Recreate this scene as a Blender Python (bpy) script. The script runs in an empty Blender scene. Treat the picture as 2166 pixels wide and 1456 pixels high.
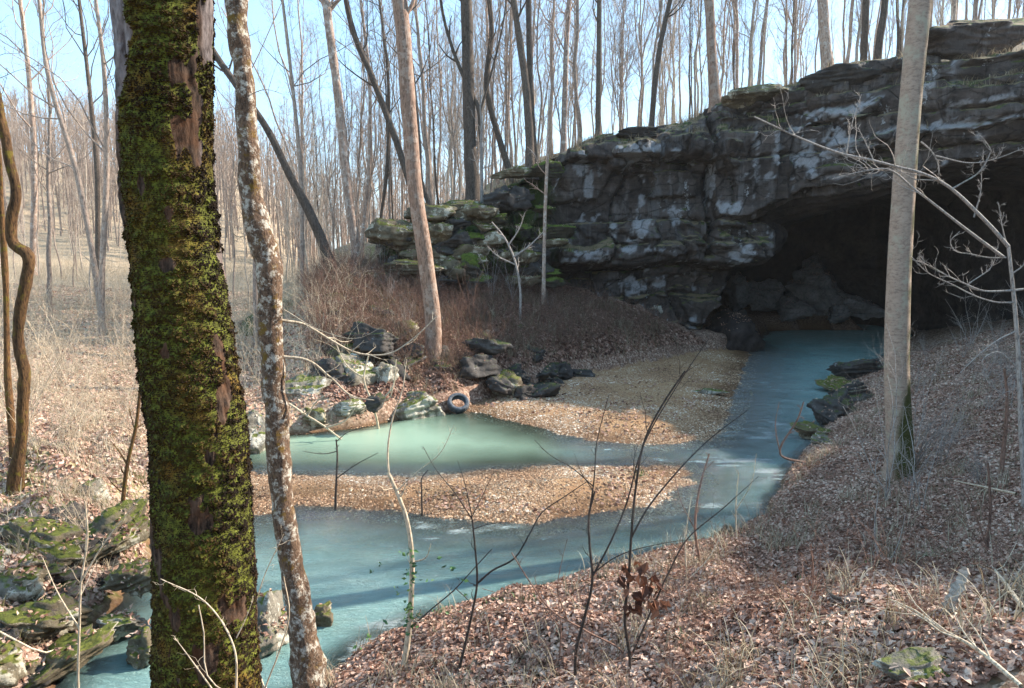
import bpy, math, random
import numpy as np
from mathutils import Vector

# ------------------------------------------------------------------ camera, sky, sun, exposure
scene = bpy.context.scene
COL = scene.collection
CZ = 5.2; PITCH = math.radians(7); FPX = 1564.0
cam = bpy.data.cameras.new('camera'); camo = bpy.data.objects.new('camera', cam); COL.objects.link(camo)
camo.location = (0, 0, CZ); camo.rotation_euler = (math.radians(90)-PITCH, 0, 0)
cam.sensor_width = 36; cam.lens = 36*FPX/2166; cam.clip_start = 0.05; cam.clip_end = 2000
scene.camera = camo
SUN_EL, SUN_AZ = math.radians(32), math.radians(70)
w = bpy.data.worlds.new('World'); scene.world = w; w.use_nodes = True
nt = w.node_tree; nt.nodes.clear()
sky = nt.nodes.new('ShaderNodeTexSky'); sky.sky_type = 'NISHITA'; sky.sun_disc = False
sky.sun_elevation = SUN_EL; sky.sun_rotation = SUN_AZ; sky.air_density = 1.0; sky.dust_density = .6; sky.ozone_density = 1.6
bg = nt.nodes.new('ShaderNodeBackground'); bg.inputs[1].default_value = 0.135
wo = nt.nodes.new('ShaderNodeOutputWorld'); smx = nt.nodes.new('ShaderNodeMix'); smx.data_type = 'RGBA'; smx.inputs[0].default_value = .5; smx.inputs[7].default_value = (2.0, 3.6, 5.1, 1); nt.links.new(sky.outputs[0], smx.inputs[6]); nt.links.new(smx.outputs[2], bg.inputs[0]); nt.links.new(bg.outputs[0], wo.inputs[0])
sl = bpy.data.lights.new('sun', 'SUN'); sl.energy = 4.4; sl.angle = math.radians(0.6); sl.color = (1, .93, .82)
so = bpy.data.objects.new('sun', sl); COL.objects.link(so)
SD = Vector((math.sin(SUN_AZ)*math.cos(SUN_EL), math.cos(SUN_AZ)*math.cos(SUN_EL), math.sin(SUN_EL)))
so.rotation_euler = SD.to_track_quat('Z', 'Y').to_euler(); so.location = SD*60
vs = scene.view_settings; vs.view_transform = 'Standard'; vs.look = 'None'; vs.exposure = 1.42; vs.gamma = 1
cy = scene.cycles; cy.max_bounces = 6; cy.diffuse_bounces = 3; cy.glossy_bounces = 3; cy.transparent_max_bounces = 12
cy.use_denoising = True; cy.caustics_reflective = False; cy.caustics_refractive = False

# ------------------------------------------------------------------ projection helpers
def ray(px, py):
    x = (px-1083)/FPX; v = (728-py)/FPX
    return x, math.cos(PITCH)+v*math.sin(PITCH), -math.sin(PITCH)+v*math.cos(PITCH)
def at(px, py, Y):
    a = ray(px, py); t = Y/a[1]; return np.array((a[0]*t, Y, CZ+a[2]*t))
def gp(px, py, z=0.0):
    a = ray(px, py); t = (z-CZ)/a[2]; return np.array((a[0]*t, a[1]*t))
def sstep(a, b, x):
    t = np.clip((x-a)/(b-a), 0, 1); return t*t*(3-2*t)

# ------------------------------------------------------------------ noise
def _hash(i, j, k, s):
    h = (i*374761393 + j*668265263 + k*2147483647 + s*1274126177) & 0xFFFFFFFF
    h = ((h ^ (h >> 13))*1274126177) & 0xFFFFFFFF
    h = ((h ^ (h >> 16))*2246822519) & 0xFFFFFFFF
    return ((h ^ (h >> 15)) & 0xFFFFFF)/float(0xFFFFFF)
def vn(p, s=0):
    p = np.asarray(p, float); f = np.floor(p); t = p-f; t = t*t*t*(t*(t*6-15)+10); f = f.astype(np.int64)
    r = 0
    for a in (0, 1):
        wa = t[:, 0] if a else 1-t[:, 0]
        for b in (0, 1):
            wb = t[:, 1] if b else 1-t[:, 1]
            for c in (0, 1):
                wc = t[:, 2] if c else 1-t[:, 2]
                r = r + wa*wb*wc*_hash(f[:, 0]+a, f[:, 1]+b, f[:, 2]+c, s)
    return r*2-1
def fbm(p, s=0, o=4, g=.5):
    p = np.asarray(p, float); r = 0; a = 1; n = 0
    for i in range(o):
        r = r+a*vn(p*(2.03**i)+i*17.3, s+i); n += a; a *= g
    return r/n
def worley(p, s=0):
    p = np.asarray(p, float); f = np.floor(p).astype(np.int64); best = np.full(len(p), 9.0)
    for a in (-1, 0, 1):
        for b in (-1, 0, 1):
            for c in (-1, 0, 1):
                q = f+np.array((a, b, c))
                o = np.stack([_hash(q[:, 0], q[:, 1], q[:, 2], s+m) for m in (0, 1, 2)], 1)
                best = np.minimum(best, ((q+o-p)**2).sum(1))
    return np.sqrt(best)

# ------------------------------------------------------------------ mesh + object helpers
def mesh(name, V, faces, mat=None, smooth=True, attrs=None):
    """faces: list of int arrays (n,3) or (n,4)"""
    V = np.asarray(V, np.float32); me = bpy.data.meshes.new(name)
    faces = [np.asarray(f, np.int32) for f in faces if len(f)]
    lv = np.concatenate([f.ravel() for f in faces]); tot = np.concatenate([np.full(len(f), f.shape[1], np.int32) for f in faces])
    st = np.concatenate([[0], np.cumsum(tot)[:-1]]).astype(np.int32)
    me.vertices.add(len(V)); me.vertices.foreach_set('co', V.ravel())
    me.loops.add(len(lv)); me.loops.foreach_set('vertex_index', lv)
    me.polygons.add(len(tot)); me.polygons.foreach_set('loop_start', st); me.polygons.foreach_set('loop_total', tot)
    me.polygons.foreach_set('use_smooth', np.full(len(tot), smooth))
    for k, a in (attrs or {}).items():
        at_ = me.attributes.new(k, 'FLOAT', 'POINT'); at_.data.foreach_set('value', np.asarray(a, np.float32))
    me.update(calc_edges=True); me.validate()
    if mat: me.materials.append(mat)
    return me
def link(name, me, parent=None, loc=None):
    o = bpy.data.objects.new(name, me); COL.objects.link(o)
    if parent: o.parent = parent
    if loc is not None: o.location = loc
    return o
def tag(o, label=None, cat=None, group=None, kind=None):
    if label: o['label'] = label
    if cat: o['category'] = cat
    if group: o['group'] = group
    if kind: o['kind'] = kind
    return o
def empty(name, loc):
    o = bpy.data.objects.new(name, None); COL.objects.link(o); o.location = loc; o.empty_display_size = .2; return o

# ------------------------------------------------------------------ materials
class NT:
    def __init__(s, name):
        s.m = bpy.data.materials.new(name); s.m.use_nodes = True; s.t = s.m.node_tree; s.t.nodes.clear()
        s.out = s.n('ShaderNodeOutputMaterial'); s.b = s.n('ShaderNodeBsdfPrincipled'); s.t.links.new(s.b.outputs[0], s.out.inputs[0])
        s.b.inputs['Roughness'].default_value = .9; s.b.inputs['Specular IOR Level'].default_value = .25
        s.tc = s.n('ShaderNodeTexCoord')
    def n(s, t, **k):
        x = s.t.nodes.new(t)
        for a, b in k.items(): setattr(x, a, b)
        return x
    def l(s, a, b): s.t.links.new(a, b)
    def set(s, inp, v):
        if isinstance(v, bpy.types.NodeSocket): s.l(v, inp)
        elif isinstance(v, (tuple, list)) and len(v) == 3 and inp.type == 'RGBA': inp.default_value = (*v, 1)
        else: inp.default_value = v
    def co(s, scale=(1, 1, 1), which='Object', off=None):
        m = s.n('ShaderNodeMapping'); s.l(s.tc.outputs[which], m.inputs[0]); m.inputs['Scale'].default_value = scale
        if off is not None: s.l(off, m.inputs['Location'])
        return m.outputs[0]
    def noise(s, scale, detail=4, vec=None, rough=.6, dist=0):
        x = s.n('ShaderNodeTexNoise'); x.inputs['Scale'].default_value = scale; x.inputs['Detail'].default_value = detail
        x.inputs['Roughness'].default_value = rough; x.inputs['Distortion'].default_value = dist
        s.l(vec if vec is not None else s.tc.outputs['Object'], x.inputs['Vector']); return x.outputs['Fac']
    def vor(s, scale, vec=None, out='Distance', feat='F1'):
        x = s.n('ShaderNodeTexVoronoi'); x.feature = feat; x.inputs['Scale'].default_value = scale
        s.l(vec if vec is not None else s.tc.outputs['Object'], x.inputs['Vector']); return x.outputs[out]
    def ramp(s, f, stops, interp='LINEAR'):
        r = s.n('ShaderNodeValToRGB'); s.l(f, r.inputs[0]); e = r.color_ramp.elements; r.color_ramp.interpolation = interp
        while len(e) < len(stops): e.new(.5)
        for i, (p, c) in enumerate(stops):
            e[i].position = p; e[i].color = (*(c if isinstance(c, tuple) else (c, c, c)), 1)
        return r.outputs[0]
    def mix(s, f, a, b, mode='MIX'):
        x = s.n('ShaderNodeMix', data_type='RGBA', blend_type=mode); s.set(x.inputs[0], f); s.set(x.inputs[6], a); s.set(x.inputs[7], b); return x.outputs[2]
    def math(s, op, a, b=0., c=None, clamp=False):
        x = s.n('ShaderNodeMath', operation=op); x.use_clamp = clamp; s.set(x.inputs[0], a); s.set(x.inputs[1], b)
        if c is not None: s.set(x.inputs[2], c)
        return x.outputs[0]
    def attr(s, name): x = s.n('ShaderNodeAttribute', attribute_name=name); return x.outputs['Fac']
    def rnd(s): return s.n('ShaderNodeObjectInfo').outputs['Random']
    def upz(s):
        g = s.n('ShaderNodeNewGeometry'); x = s.n('ShaderNodeSeparateXYZ'); s.l(g.outputs['Normal'], x.inputs[0]); return x.outputs[2]
    def bump(s, h, strength=.5, dist=.05, prev=None):
        b = s.n('ShaderNodeBump'); b.inputs['Strength'].default_value = strength; b.inputs['Distance'].default_value = dist
        s.l(h, b.inputs['Height'])
        if prev is not None: s.l(prev, b.inputs['Normal'])
        return b.outputs[0]
    def done(s, color, normal=None, rough=None):
        s.set(s.b.inputs['Base Color'], color)
        if normal is not None: s.l(normal, s.b.inputs['Normal'])
        if rough is not None: s.set(s.b.inputs['Roughness'], rough)
        return s.m
M = {}
def bark(name, c1, c2, lichen=None, lamt=.5, vscale=6., bstr=.6, zs=.25, moss=None, mamt=.0):
    t = NT(name); r = t.rnd(); v = t.n('ShaderNodeVectorMath', operation='ADD'); t.l(t.tc.outputs['Object'], v.inputs[0])
    cx = t.n('ShaderNodeCombineXYZ'); t.l(t.math('MULTIPLY', r, 37.), cx.inputs[0]); t.l(t.math('MULTIPLY', r, 91.), cx.inputs[2]); t.l(cx.outputs[0], v.inputs[1])
    mp = t.n('ShaderNodeMapping'); t.l(v.outputs[0], mp.inputs[0]); mp.inputs['Scale'].default_value = (1, 1, zs)
    n1 = t.noise(vscale, 6, mp.outputs[0], .7); n2 = t.noise(vscale*4, 4, mp.outputs[0], .7)
    c = t.mix(t.ramp(n1, [(.3, 0.), (.7, 1.)]), c1, c2)
    c = t.mix(t.math('MULTIPLY', r, .45), c, (c2[0]*1.5, c2[1]*1.42, c2[2]*1.35))
    c = t.mix(t.ramp(n2, [(.38, .65), (.52, 0.)]), c, tuple(x*(.75 if name in ('bark_smooth',) else .35) for x in c1))
    dk = .35 if name != 'bark_smooth' else .75
    if lichen:
        n3 = t.noise(vscale*.8, 8, v.outputs[0], .75); c = t.mix(t.ramp(n3, [(.62-.2*lamt, 0.), (.70-.2*lamt, 1.)]), c, lichen)
    if moss:
        n4 = t.noise(vscale*.5, 8, v.outputs[0], .75); c = t.mix(t.ramp(n4, [(.66-.25*mamt, 0.), (.74-.25*mamt, 1.)]), c, moss)
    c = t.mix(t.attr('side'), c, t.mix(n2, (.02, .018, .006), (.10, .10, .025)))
    h = t.math('ADD', n1, t.math('MULTIPLY', n2, .6))
    M[name] = t.done(c, t.bump(h, bstr, .03))
bark('bark_far', (.22, .16, .125), (.40, .31, .25), lichen=(.46, .40, .34), lamt=.35)
bark('bark_pale', (.34, .27, .21), (.56, .47, .38), vscale=6)
bark('bark_dark', (.055, .042, .034), (.15, .115, .09), vscale=8)
bark('bark_pink', (.26, .17, .125), (.44, .32, .25), lichen=(.55, .47, .40), lamt=.5, vscale=5)
bark('bark_sycamore', (.20, .12, .085), (.34, .22, .16), lichen=(.38, .28, .22), lamt=.6, vscale=4, bstr=.8)
bark('bark_smooth', (.28, .195, .145), (.42, .31, .235), lichen=(.40, .34, .25), lamt=.5, vscale=3.2, bstr=.5, zs=2.2)
bark('bark_lichen', (.06, .036, .024), (.20, .125, .080), lichen=(.62, .55, .45), lamt=.55, vscale=13, bstr=1., zs=.5, moss=(.20, .115, .022), mamt=.42)
bark('bark_mossy', (.035, .018, .010), (.17, .088, .035), vscale=9, moss=(.15, .11, .015), mamt=.45, bstr=1.)
bark('twig_dark', (.035, .03, .026), (.10, .07, .055), vscale=14)
bark('twig_brown', (.13, .07, .05), (.28, .165, .12), vscale=12)
bark('twig_pale', (.40, .31, .21), (.64, .52, .38), vscale=12, bstr=.2)
bark('twig_grey', (.22, .19, .17), (.42, .37, .33), vscale=12)

def ground_mat():
    t = NT('leafy_ground'); n1 = t.noise(1.3, 8, None, .75); n2 = t.noise(14, 6, None, .8); v = t.vor(16, None, 'Color')
    sx = t.n('ShaderNodeSeparateColor'); t.l(v, sx.inputs[0])
    leaf = t.ramp(sx.outputs[0], [(0, (.10, .05, .03)), (.35, (.22, .12, .08)), (.7, (.36, .22, .155)), (1, (.50, .36, .27))])
    soil = t.mix(n2, (.07, .045, .032), (.16, .105, .075))
    c = t.mix(t.ramp(n2, [(.36, 1.), (.5, 0.)]), leaf, soil)
    dry = t.ramp(sx.outputs[1], [(0, (.28, .20, .115)), (1, (.60, .47, .32))])
    c = t.mix(t.attr('dry'), c, dry)
    ms = t.math('MULTIPLY', t.attr('moss'), t.ramp(n1, [(.45, 0.), (.6, 1.)]), clamp=True)
    c = t.mix(ms, c, t.mix(n2, (.09, .12, .02), (.26, .28, .05)))
    gv = t.vor(30, None, 'Color'); s2 = t.n('ShaderNodeSeparateColor'); t.l(gv, s2.inputs[0])
    n3 = t.noise(.9, 5)
    fine = t.mix(s2.outputs[0], (.27, .14, .065), (.42, .24, .12)); coarse = t.mix(s2.outputs[1], (.20, .095, .045), (.52, .34, .18))
    grav = t.mix(t.ramp(n3, [(.42, 0.), (.58, 1.)]), fine, coarse)
    c = t.mix(t.attr('gravel'), c, grav)
    c = t.mix(t.attr('wet'), c, t.mix(1., c, (.36, .31, .27), 'MULTIPLY'))
    h = t.math('ADD', t.math('MULTIPLY', n2, .6), sx.outputs[2])
    M['ground'] = t.done(c, t.bump(h, .7, .05))
ground_mat()
def rock_mat(name, dark, mid, pale, pamt, moss, mamt, litter=0., sc=1., bs=.8, streak=.0, strata=0.):
    t = NT(name)
    n1 = t.noise(.55*sc, 8, None, .72, .4); n2 = t.noise(3.2*sc, 8, None, .7); n3 = t.noise(.75*sc, 10, t.co((1, 1, .6)), .68, .3)
    nf = t.noise(11*sc, 5, None, .75)
    c = t.mix(t.ramp(n1, [(.32, 0.), (.66, 1.)]), dark, mid); c = t.mix(t.ramp(n2, [(.3, .75), (.5, 0.)]), c, tuple(x*.5 for x in dark))
    if strata:
        s_ = t.noise(1.6, 5, t.co((.14, .14, 2.4)), .7, .5); c = t.mix(t.ramp(s_, [(.4, strata), (.55, 0.)]), c, tuple(x*.45 for x in dark))
    up = t.upz()
    if streak:
        st = t.noise(1.5, 5, t.co((1.0, 1.0, .10)), .7, .6); c = t.mix(t.ramp(st, [(.52, 0.), (.64, streak)]), c, tuple((a*.4+b*.6) for a, b in zip(mid, pale)))
    pm = t.ramp(t.math('ADD', t.math('MULTIPLY', n3, .8), t.math('MULTIPLY', nf, .2)), [(.66-.2*pamt, 0.), (.685-.2*pamt, 1.)])
    c = t.mix(pm, c, t.mix(nf, tuple(x*.6 for x in pale), pale))
    nm = t.noise(1.0*sc, 7, t.co((1, 1, 1), 'Object'), .7)
    up1 = t.math('ADD', t.math('MULTIPLY', up, .55), nm)
    mm = t.ramp(t.math('ADD', up1, (mamt-1)*.5), [(.62, 0.), (.72, 1.)])
    mc = t.mix(t.ramp(t.noise(6*sc, 4), [(.35, 0.), (.65, 1.)]), tuple(x*.35 for x in moss), moss)
    if litter:
        lt = t.ramp(t.math('ADD', t.math('MULTIPLY', up, .8), t.math('MULTIPLY', t.noise(1.7), .5)), [(.84, 0.), (.94, litter)])
        c = t.mix(mm, c, mc); c = t.mix(lt, c, t.mix(nf, (.16, .10, .06), (.36, .26, .16)))
    else: c = t.mix(mm, c, mc)
    if name == 'cliff_rock':
        c = t.mix(t.math('MULTIPLY', t.attr('pale'), t.ramp(n2, [(.25, .35), (.55, 1.)])), c, t.mix(nf, (.20, .185, .185), (.52, .50, .50)))
        ck = t.n('ShaderNodeTexVoronoi'); ck.feature = 'DISTANCE_TO_EDGE'; ck.inputs['Scale'].default_value = 1.; dv = t.n('ShaderNodeVectorMath', operation='ADD'); t.l(t.co((.55, .55, 1.15)), dv.inputs[0]); t.l(t.math('MULTIPLY', n2, .5), dv.inputs[1]); t.l(dv.outputs[0], ck.inputs['Vector']); crk = t.ramp(ck.outputs['Distance'], [(.0, 0.), (.028, 1.)])
        c = t.mix(t.math('MULTIPLY', t.math('SUBTRACT', 1., crk), .6), c, (.012, .010, .009))
        mg = t.math('MULTIPLY', t.attr('mossy'), t.ramp(n3, [(.42, 0.), (.52, 1.)])); c = t.mix(mg, c, t.mix(nf, (.02, .03, .008), (.09, .13, .02)))
    h = t.math('ADD', t.math('ADD', n2, t.math('MULTIPLY', nf, .5)), t.math('MULTIPLY', mm, .25))
    if name == 'cliff_rock': h = t.math('ADD', h, t.math('MULTIPLY', crk, .6))
    M[name] = t.done(c, t.bump(h, bs, .12/sc), .8)
rock_mat('cliff_rock', (.034, .025, .021), (.150, .115, .098), (.46, .44, .43), .30, (.11, .14, .03), .58, litter=.8, streak=.25, strata=.35)
rock_mat('cave_rock_darkened', (.018, .014, .013), (.07, .052, .046), (.2, .18, .17), .0, (.05, .06, .02), .0)  # rock colour darkened so the cave goes black; deep shade put into colour
rock_mat('cave_boulder', (.12, .10, .095), (.34, .30, .28), (.4, .38, .36), .3, (.05, .06, .02), .0, sc=1.6)  # boulder colour lightened to show in the cave, standing in for light
rock_mat('boulder_pale', (.11, .095, .075), (.30, .26, .20), (.62, .57, .47), .75, (.15, .17, .03), .42, sc=2.2)
rock_mat('boulder_dark', (.03, .026, .024), (.10, .085, .075), (.30, .28, .27), .3, (.07, .085, .02), .36, sc=2.2)
rock_mat('ledge_moss', (.03, .026, .02), (.11, .095, .07), (.35, .33, .28), .2, (.13, .17, .022), 1.15, sc=2.0)
rock_mat('boulder_mossy', (.07, .05, .03), (.24, .19, .12), (.55, .48, .36), .6, (.15, .155, .025), .50, sc=2.4)
def attr_mat(name, stops, rough=.85, trans=0., bumpn=None):
    t = NT(name); c = t.ramp(t.attr('rnd'), stops); t.done(c, None, rough)
    if trans:
        d = t.n('ShaderNodeBsdfTranslucent'); t.l(c, d.inputs[0]); mx = t.n('ShaderNodeMixShader'); mx.inputs[0].default_value = trans
        t.l(t.b.outputs[0], mx.inputs[1]); t.l(d.outputs[0], mx.inputs[2]); t.l(mx.outputs[0], t.out.inputs[0])
    M[name] = t.m
attr_mat('leaf_litter', [(0, (.07, .03, .02)), (.25, (.21, .10, .065)), (.55, (.42, .245, .175)), (.82, (.58, .385, .29)), (1, (.70, .52, .40))], .7, .15)
attr_mat('pebble', [(0, (.09, .045, .025)), (.3, (.24, .13, .07)), (.6, (.40, .245, .14)), (.85, (.52, .37, .24)), (1, (.72, .62, .50))], .75)
attr_mat('dry_grass', [(0, (.16, .115, .07)), (.5, (.36, .28, .18)), (1, (.58, .49, .35))], .8, .2)
attr_mat('moss_tuft', [(0, (.012, .006, .002)), (.25, (.045, .021, .005)), (.5, (.062, .038, .006)), (.75, (.055, .050, .006)), (1, (.13, .125, .013))], .9, .15)
attr_mat('green_leaf', [(0, (.02, .06, .02)), (.6, (.06, .15, .05)), (1, (.20, .32, .08))], .4, .2)
attr_mat('olive_leaf', [(0, (.06, .06, .015)), (.5, (.20, .19, .06)), (1, (.50, .44, .22))], .7, .2)
attr_mat('dead_leaf', [(0, (.07, .025, .015)), (1, (.26, .11, .06))], .7, .2)

# ------------------------------------------------------------------ shore lines and terrain
def G(l, z=0.0): return np.array([gp(a, b, z) for a, b in l])
Rshore = G([(670, 1456), (780, 1375), (900, 1312), (1100, 1262), (1250, 1222), (1400, 1182), (1540, 1147), (1615, 1095), (1650, 1040), (1690, 970), (1735, 925), (1770, 860), (1805, 800), (1870, 762), (1930, 722)])
Lbank = G([(100, 1456), (200, 1320), (290, 1240), (330, 1120), (400, 1060), (480, 1030), (515, 960), (560, 928), (640, 917), (760, 905), (860, 885), (985, 866), (1130, 828), (1250, 803), (1400, 774), (1480, 757), (1560, 744), (1590, 722), (1620, 700)])
bar1 = G([(960, 850), (985, 868), (1080, 887), (1150, 907), (1240, 928), (1330, 938), (1420, 938), (1505, 932), (1530, 890), (1553, 830), (1572, 780), (1590, 740), (1560, 725), (1400, 745), (1130, 800)])
bar2 = G([(380, 1030), (500, 1000), (600, 1004), (700, 1008), (850, 1012), (950, 1006), (1050, 996), (1150, 989), (1250, 990), (1350, 984), (1440, 990), (1462, 1004), (1440, 1025), (1390, 1058), (1330, 1080), (1250, 1085), (1130, 1106), (1050, 1102), (900, 1088), (800, 1076), (650, 1070), (540, 1085), (400, 1110)])
Rpoly = np.vstack([Rshore, [[26, 47], [28, 62], [80, 62], [80, -60], [-30, -60], [-14, -6], [-4.5, 5.5]]])
Lpoly = np.vstack([[[-6.0, 6.5], [-7.5, 4.0], [-20, -20], [-200, -20], [-200, 300], [200, 300], [200, 64], [30, 64], [24, 50], [19.5, 50]][::1], []]) if False else None
Lpoly = np.vstack([Lbank, [[19.5, 50.5], [24, 50.5], [26, 63], [300, 63], [300, 400], [-300, 400], [-300, -100], [-40, -60], [-16, -6], [-6.6, 5.0]]])
def pdist(P, poly):
    """signed distance, positive inside"""
    P = np.asarray(P, float); d = np.full(len(P), 1e9); ins = np.zeros(len(P), bool); n = len(poly)
    for i in range(n):
        a = poly[i]; b = poly[(i+1) % n]; e = b-a; v = P-a
        h = np.clip((v@e)/(e@e+1e-12), 0, 1); q = v-h[:, None]*e; d = np.minimum(d, (q**2).sum(1))
        c = ((a[1] > P[:, 1]) != (b[1] > P[:, 1]))
        xx = (b[0]-a[0])*(P[:, 1]-a[1])/((b[1]-a[1]) if abs(b[1]-a[1]) > 1e-12 else 1e-12)+a[0]
        ins ^= c & (P[:, 0] < xx)
    return np.sqrt(d)*np.where(ins, 1, -1)
# skyline of the rock ledge above the slope and cliff
SK = [(560, 640, 34), (640, 612, 34), (700, 596, 34), (790, 570, 34), (805, 500, 34.5), (850, 478, 34.5), (930, 455, 35), (1000, 425, 35.5), (1050, 385, 36), (1110, 362, 36.5), (1165, 345, 37), (1185, 312, 37),
      (1250, 287, 37.5), (1300, 264, 37.5), (1400, 255, 38), (1470, 238, 38.5), (1530, 208, 38.5), (1600, 186, 38), (1680, 168, 37.2), (1740, 135, 36.5), (1850, 112, 35), (2000, 100, 33), (2166, 88, 31.2), (2300, 80, 30)]
skp = np.array([at(*q) for q in SK]); SKx, SKy, SKz = skp.T
SKz = SKz-.15
def Hx(x): return np.interp(x, np.r_[-30, -16, SKx, 30, 50], np.r_[-2, 1.5, SKz, 15.5, 19])
def yc(x): return np.interp(x, np.r_[-20, SKx, 25, 32], np.r_[34, SKy, 28.5, 24])
def ground_raw(P):
    x, y = P.T
    n1 = fbm(np.c_[x*.35, y*.35, x*0], 3, 4); n2 = fbm(np.c_[x*1.6, y*1.6, x*0+4], 7, 4); n3 = fbm(np.c_[x*.9, y*.9, x*0], 13, 3)
    J = np.c_[vn(np.c_[x*2.2, y*2.2, x*0], 31), vn(np.c_[x*2.2, y*2.2, x*0], 33)]*.13
    dR = pdist(P+J, Rpoly); dL = pdist(P+J, Lpoly); d1 = pdist(P+J, bar1); d2 = pdist(P+J, bar2)
    a = x/np.maximum(y, 1)
    zR = np.where(dR > 0, .18*(1-np.exp(-np.maximum(dR, 0)/.15))+.335*np.minimum(dR, 22)+.2*n1*sstep(0, 3, dR)+.16*n2*sstep(0, 1, dR), .55*dR)
    zR = zR+12*sstep(0, 11, x-np.maximum(18, .72*y+4.5))  # unseen rise off to the right, added to shade the right bank
    s = sstep(-.36, -.24, a)*sstep(17, 23, y)
    cap = np.interp(x, [-14, -8, -3, 2, 5.2, 7, 9.5, 12, 40], [2.9, 4.3, 4.6, 4.6, 4.0, 2.1, 1.1, .9, .9])
    dl = np.maximum(dL, 0)
    fl = .8*(1-np.exp(-dl/.8))+.045*np.minimum(dl, 45)+.28*n1*sstep(0, 4, dl)+.13*n2
    left_near = sstep(20, 14, y)*sstep(-3.5, -6.5, x)
    fl = fl+left_near*(.35*np.abs(n3)*2*sstep(0, 1.5, dl))
    sl_ = (.75+.45*sstep(-3, 0, x)*sstep(9, 7, x))*(1-np.exp(-dl/.5))+.40*dl; sl_ = np.minimum(sl_, cap+.25*n1)+.18*n2*sstep(0, 1, dl)
    r = np.sqrt(x*x+y*y)
    fl = fl+np.clip((r-95)*.20, 0, 26)*(1+.25*n1)+.0
    zL = np.where(dL > 0, fl*(1-s)+sl_*s, .5*dL)
    def bar(d): return np.where(d > 0, np.minimum(.26, .12*d)+.035*n2*sstep(0, .6, d)+.05*n1*sstep(.3, 1.5, d), .10*d)
    z1 = bar(d1); z2 = bar(d2)
    z = np.maximum(np.maximum(zR, zL), np.maximum(z1, z2)); z = np.maximum(z, -.7+.08*n1)
    # shallow riffle between pool and river
    rif = np.exp(-(((x-3.2)/1.6)**2+((y-19.0)/1.1)**2)); z = np.maximum(z, -.12*rif-.7*(1-rif))
    rif2 = np.exp(-(((x+.9)/2.0)**2+((y-13.2)/.7)**2)); z = np.maximum(z, -.14*rif2-.7*(1-rif2))
    onbar = (np.maximum(z1, z2) >= np.maximum(zR, zL)-.02)
    grav = np.where(onbar | (z < .02), 1., 0.)
    return z, grav, dR, dL, s
def axis(a, b, h, lo, hi, g=1.09):
    c = list(np.arange(a, b, h)); p = []; q = a; st = h
    while q > lo: st *= g; q -= st; p.append(q)
    e = []; q = c[-1]; st = h
    while q < hi: st *= g; q += st; e.append(q)
    return np.array(p[::-1]+c+e)
gx = axis(-13, 22, .13, -320, 320); gy = axis(3.5, 42, .14, -60, 420)
XX, YY = np.meshgrid(gx, gy, indexing='ij'); P2 = np.c_[XX.ravel(), YY.ravel()]
gz, ggr, gdR, gdL, gs = ground_raw(P2)
GZ = gz.reshape(XX.shape)
def bil(A, x, y):
    x = np.atleast_1d(np.asarray(x, float)); y = np.atleast_1d(np.asarray(y, float))
    i = np.clip(np.searchsorted(gx, x)-1, 0, len(gx)-2); j = np.clip(np.searchsorted(gy, y)-1, 0, len(gy)-2)
    u = np.clip((x-gx[i])/(gx[i+1]-gx[i]), 0, 1); v = np.clip((y-gy[j])/(gy[j+1]-gy[j]), 0, 1)
    return A[i, j]*(1-u)*(1-v)+A[i+1, j]*u*(1-v)+A[i, j+1]*(1-u)*v+A[i+1, j+1]*u*v
def gh(x, y): return bil(GZ, x, y)
def gh1(x, y): return float(gh(x, y)[0])
def gridfaces(nx, ny):
    i, j = np.meshgrid(np.arange(nx-1), np.arange(ny-1), indexing='ij'); a = (i*ny+j).ravel()
    return np.c_[a, a+ny, a+ny+1, a+1]
x_, y_ = P2.T
dry = sstep(-.12, -.34, x_/np.maximum(y_, 1))*sstep(10, 16, y_)*.85*(gdL > 0)
mossa = (sstep(-3.5, -5.0, x_)*sstep(16, 12, y_)*(gdL > 0))*1.0+.12*(gdR > 0)
wet = sstep(.17, .02, gz)*1.0
gme = mesh('ground', np.c_[P2, gz], [gridfaces(len(gx), len(gy))], M['ground'], True, {'gravel': ggr, 'dry': dry, 'moss': mossa, 'wet': wet})
tag(link('ground', gme), 'leaf covered banks and gravel river bed', kind='structure')

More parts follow.
